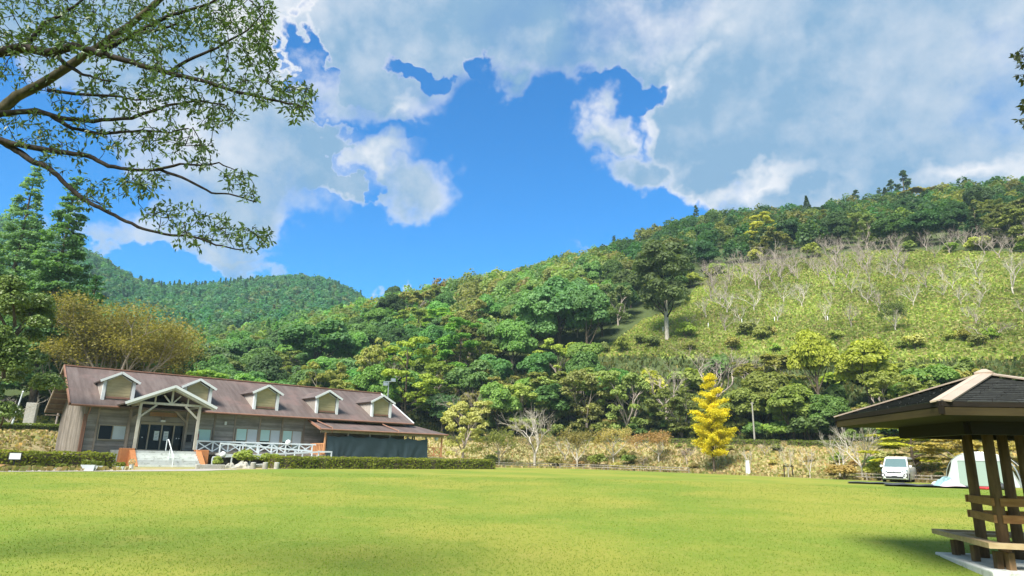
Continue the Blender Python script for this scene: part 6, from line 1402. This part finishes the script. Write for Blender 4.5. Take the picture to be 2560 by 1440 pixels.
def overhang():
    rng = np.random.default_rng(3); tx, ty = -11.6, 9.8; g = float(hz(tx, ty)); t = emp('overhanging_tree', (tx, ty, g), 0, "near tree reaching long leafy branches across the upper left sky", 'tree'); o0 = np.array([tx, ty, g])
    m = MB(); limb(m, (0, 0, -.4), (.2, .2, 7.2), .42, .3, rng, .02, 8, 10); limb(m, (.2, .2, 7.0), (-.4, .8, 12), .3, .12, rng, .03, 6, 8); m.build('trunk', M['moss_bark'], t, smooth=True); nodes = []; nrad = []
    for k, (pl, d0, d1, r0, r1) in enumerate(LIMBS):
        n = len(pl); pts = []; rad = []
        fine = []
        for i in range(n - 1):
            for q in np.linspace(0, 1, 5)[:-1]: fine.append((np.array(pl[i]) * (1 - q) + np.array(pl[i + 1]) * q, (i + q) / (n - 1)))
        fine.append((np.array(pl[-1], float), 1.0))
        for p, s in fine:
            d = d0 + (d1 - d0) * s; w = at(p[0] + rng.normal(0, .8), p[1] + rng.normal(0, .8), d) - o0; pts.append(w); rad.append((r0 + (r1 - r0) * s ** .8) * d / F * rng.uniform(.93, 1.07)); nodes.append(w); nrad.append(rad[-1])
        m = MB()
        if pl[0][0] < 0:   # root this limb in the trunk
            a_ = pts[0]; zt = max(2.5, a_[2] - 1.0); pts = [np.array([.15, .15, zt]), (np.array([.15, .15, zt]) + a_) / 2 + (0, 0, .15)] + pts; rad = [rad[0] * 1.5, rad[0] * 1.2] + rad
        m.tube(pts, rad, 8); m.build('limb', M['moss_bark'] if k in (3,) else M['dark_bark'], t, smooth=True)
    nodes = [np.array(p) for p in nodes]; pts = []
    for cx, cy, rx, ry, n in CLUST:
        for _ in range(int(n * .8)):
            a_ = rng.uniform(0, 6.28); q = math.sqrt(rng.random()); pts.append((cx + rx * q * math.cos(a_), cy + ry * q * math.sin(a_)))
    NP = np.array(nodes); W = []
    npx = np.stack(projv(NP + o0), -1); nd = (NP + o0 - (0, 0, CAMZ)) @ _w
    for (px, py) in pts:
        j = np.argmin(np.hypot(npx[:, 0] - px, npx[:, 1] - py)); W.append(at(px, py, nd[j] + rng.normal(0, .45)) - o0)
    W = np.array(W); d = np.array([np.min(np.linalg.norm(NP - w, axis=1)) for w in W]); order = np.argsort(d); tree_n = list(NP); twig = MB(); leafP, leafD = [], []
    arr = np.array(tree_n)
    for i in order:
        w = W[i]; dist = np.linalg.norm(arr - w, axis=1); j = int(np.argmin(dist)); a_ = arr[j]; L_ = dist[j]; mid = (a_ + w) / 2 + rng.normal(0, .10 * L_, 3) + (0, 0, .06 * L_)
        r = .0035 + .0042 * min(1.0, L_ / .8); twig.tube([a_, mid, w], [r * 1.3, r, .003], 4, cap=False, t=.4); arr = np.vstack([arr, mid, w])
        for q in (.75, 1.0):
            c = a_ + (w - a_) * q; leafP.append(c); leafD.append((w - a_) / (L_ + 1e-6))
    twig.build('twigs', M['dark_bark'], t); LP = np.array(leafP); LD = np.array(leafD); k = 4; n = len(LP) * k; C_ = np.repeat(LP, k, 0); D = np.repeat(LD, k, 0)
    out = D * .5 + rng.normal(0, .75, (n, 3)) + (0, 0, -.30); out /= np.linalg.norm(out, axis=1)[:, None]; Ln = rng.uniform(.06, .105, n); b = np.cross(out, rng.normal(0, 1, (n, 3)) * .6 + (0, 0, 1.0)); b /= np.linalg.norm(b, axis=1)[:, None] + 1e-9; wd = Ln * .20
    c0 = C_ + out * .02 + rng.normal(0, .02, (n, 3)); up = np.cross(b, out); tip = c0 + out * Ln[:, None]; m1 = c0 + out * (Ln * .45)[:, None]
    V = np.stack([c0, m1 + b * wd[:, None] + up * .006, tip, m1 - b * wd[:, None] + up * .006], 1).reshape(-1, 3)
    o = ob('leaves', npmesh('leaves', V, np.arange(4 * n).reshape(n, 4), M['near_leaf'], np.clip(rng.normal(.42, .2, n), 0, 1)), t); o.color = (0.085, 0.14, 0.055, 1); o['kind'] = 'stuff'
overhang()
def right_branch():
    rng = np.random.default_rng(8); tx, ty = 9.0, 7.4; g = float(hz(tx, ty)); t = emp('branch_tree', (tx, ty, g), 0, "near tree whose leafy twig tips hang in at the right border of the sky", 'tree'); o0 = np.array([tx, ty, g]); m = MB(); limb(m, (0, 0, -.4), (.3, .1, 6.5), .2, .09, rng, .02, 7, 9); m.build('trunk', M['dark_bark'], t, smooth=True)
    twig = MB(); LP = []
    for px, py, rx, ry, n in ((2562, 140, 30, 26, 13), (2566, 190, 22, 34, 10), (2572, 250, 26, 20, 6), (2562, 305, 26, 34, 13)):
        root = at(2640, py - 60, 7.3) - o0; hub = at(px + 14, py - 6, 7.2) - o0; twig.tube([np.array([.3, .1, root[2] - .6]), root, hub], [.03, .014, .006], 5, t=.4)
        for _ in range(n):
            a_ = rng.uniform(0, 6.28); q = math.sqrt(rng.random()); w = at(px + rx * q * math.cos(a_), py + ry * q * math.sin(a_), 7.2 + rng.normal(0, .1)) - o0; twig.tube([hub, (hub + w) / 2 + rng.normal(0, .01, 3), w], [.004, .003, .002], 4, t=.4); LP.append(w)
    twig.build('twigs', M['dark_bark'], t); LP = np.array(LP); k = 6; n = len(LP) * k; C_ = np.repeat(LP, k, 0); out = rng.normal(0, .8, (n, 3)) + (0, 0, -.45); out /= np.linalg.norm(out, axis=1)[:, None]; Ln = rng.uniform(.05, .08, n); b = np.cross(out, rng.normal(0, 1, (n, 3))); b /= np.linalg.norm(b, axis=1)[:, None]; wd = Ln * .24
    tip = C_ + out * Ln[:, None]; m1 = C_ + out * (Ln * .45)[:, None]; V = np.stack([C_, m1 + b * wd[:, None], tip, m1 - b * wd[:, None]], 1).reshape(-1, 3); o = ob('leaves', npmesh('leaves', V, np.arange(4 * n).reshape(n, 4), M['near_leaf'], np.clip(rng.normal(.3, .18, n), 0, 1)), t); o.color = (0.06, 0.075, 0.04, 1); o['kind'] = 'stuff'
right_branch()

# ------------------------------------------------------------------ the air between here and the ridges
def haze():
    m = bpy.data.materials.new('haze'); m.use_nodes = True; N = NT(m.node_tree)
    v = N.n('ShaderNodeVolumePrincipled', {'Color': (0.55, 0.80, 1.0, 1), 'Density': 0.00022, 'Anisotropy': 0.0}); out = N.n('ShaderNodeOutputMaterial'); N.t.links.new(v.outputs[0], out.inputs['Volume'])
    b = MB(); b.box(-1000, 1000, -1000, 1000, -2.5, 215); o = b.build('haze', m); prop(o, "thin bluish haze filling the valley air", 'haze', kind='stuff')
haze()

# labels that would still fall on several trees are told apart by how far back each stands
def settle_labels():
    by = {}
    for o in bpy.data.objects:
        if o.parent is None and o.get('label'): by.setdefault(o['label'], []).append(o)
    for lab, L in by.items():
        if len(L) < 2: continue
        L.sort(key=lambda o: math.hypot(o.location.x, o.location.y)); n = len(L)
        words = {2: ['nearer', 'farther'], 3: ['nearest', 'middle', 'farthest']}.get(n) or ['nearest', 'second nearest', 'third nearest', 'fourth nearest', 'fifth nearest', 'sixth nearest', 'seventh nearest', 'eighth nearest', 'ninth nearest', 'tenth nearest', 'eleventh nearest', 'twelfth nearest'][:n - 1] + ['farthest']
        for o, w in zip(L, words): o['label'] = w + ' ' + lab
settle_labels()
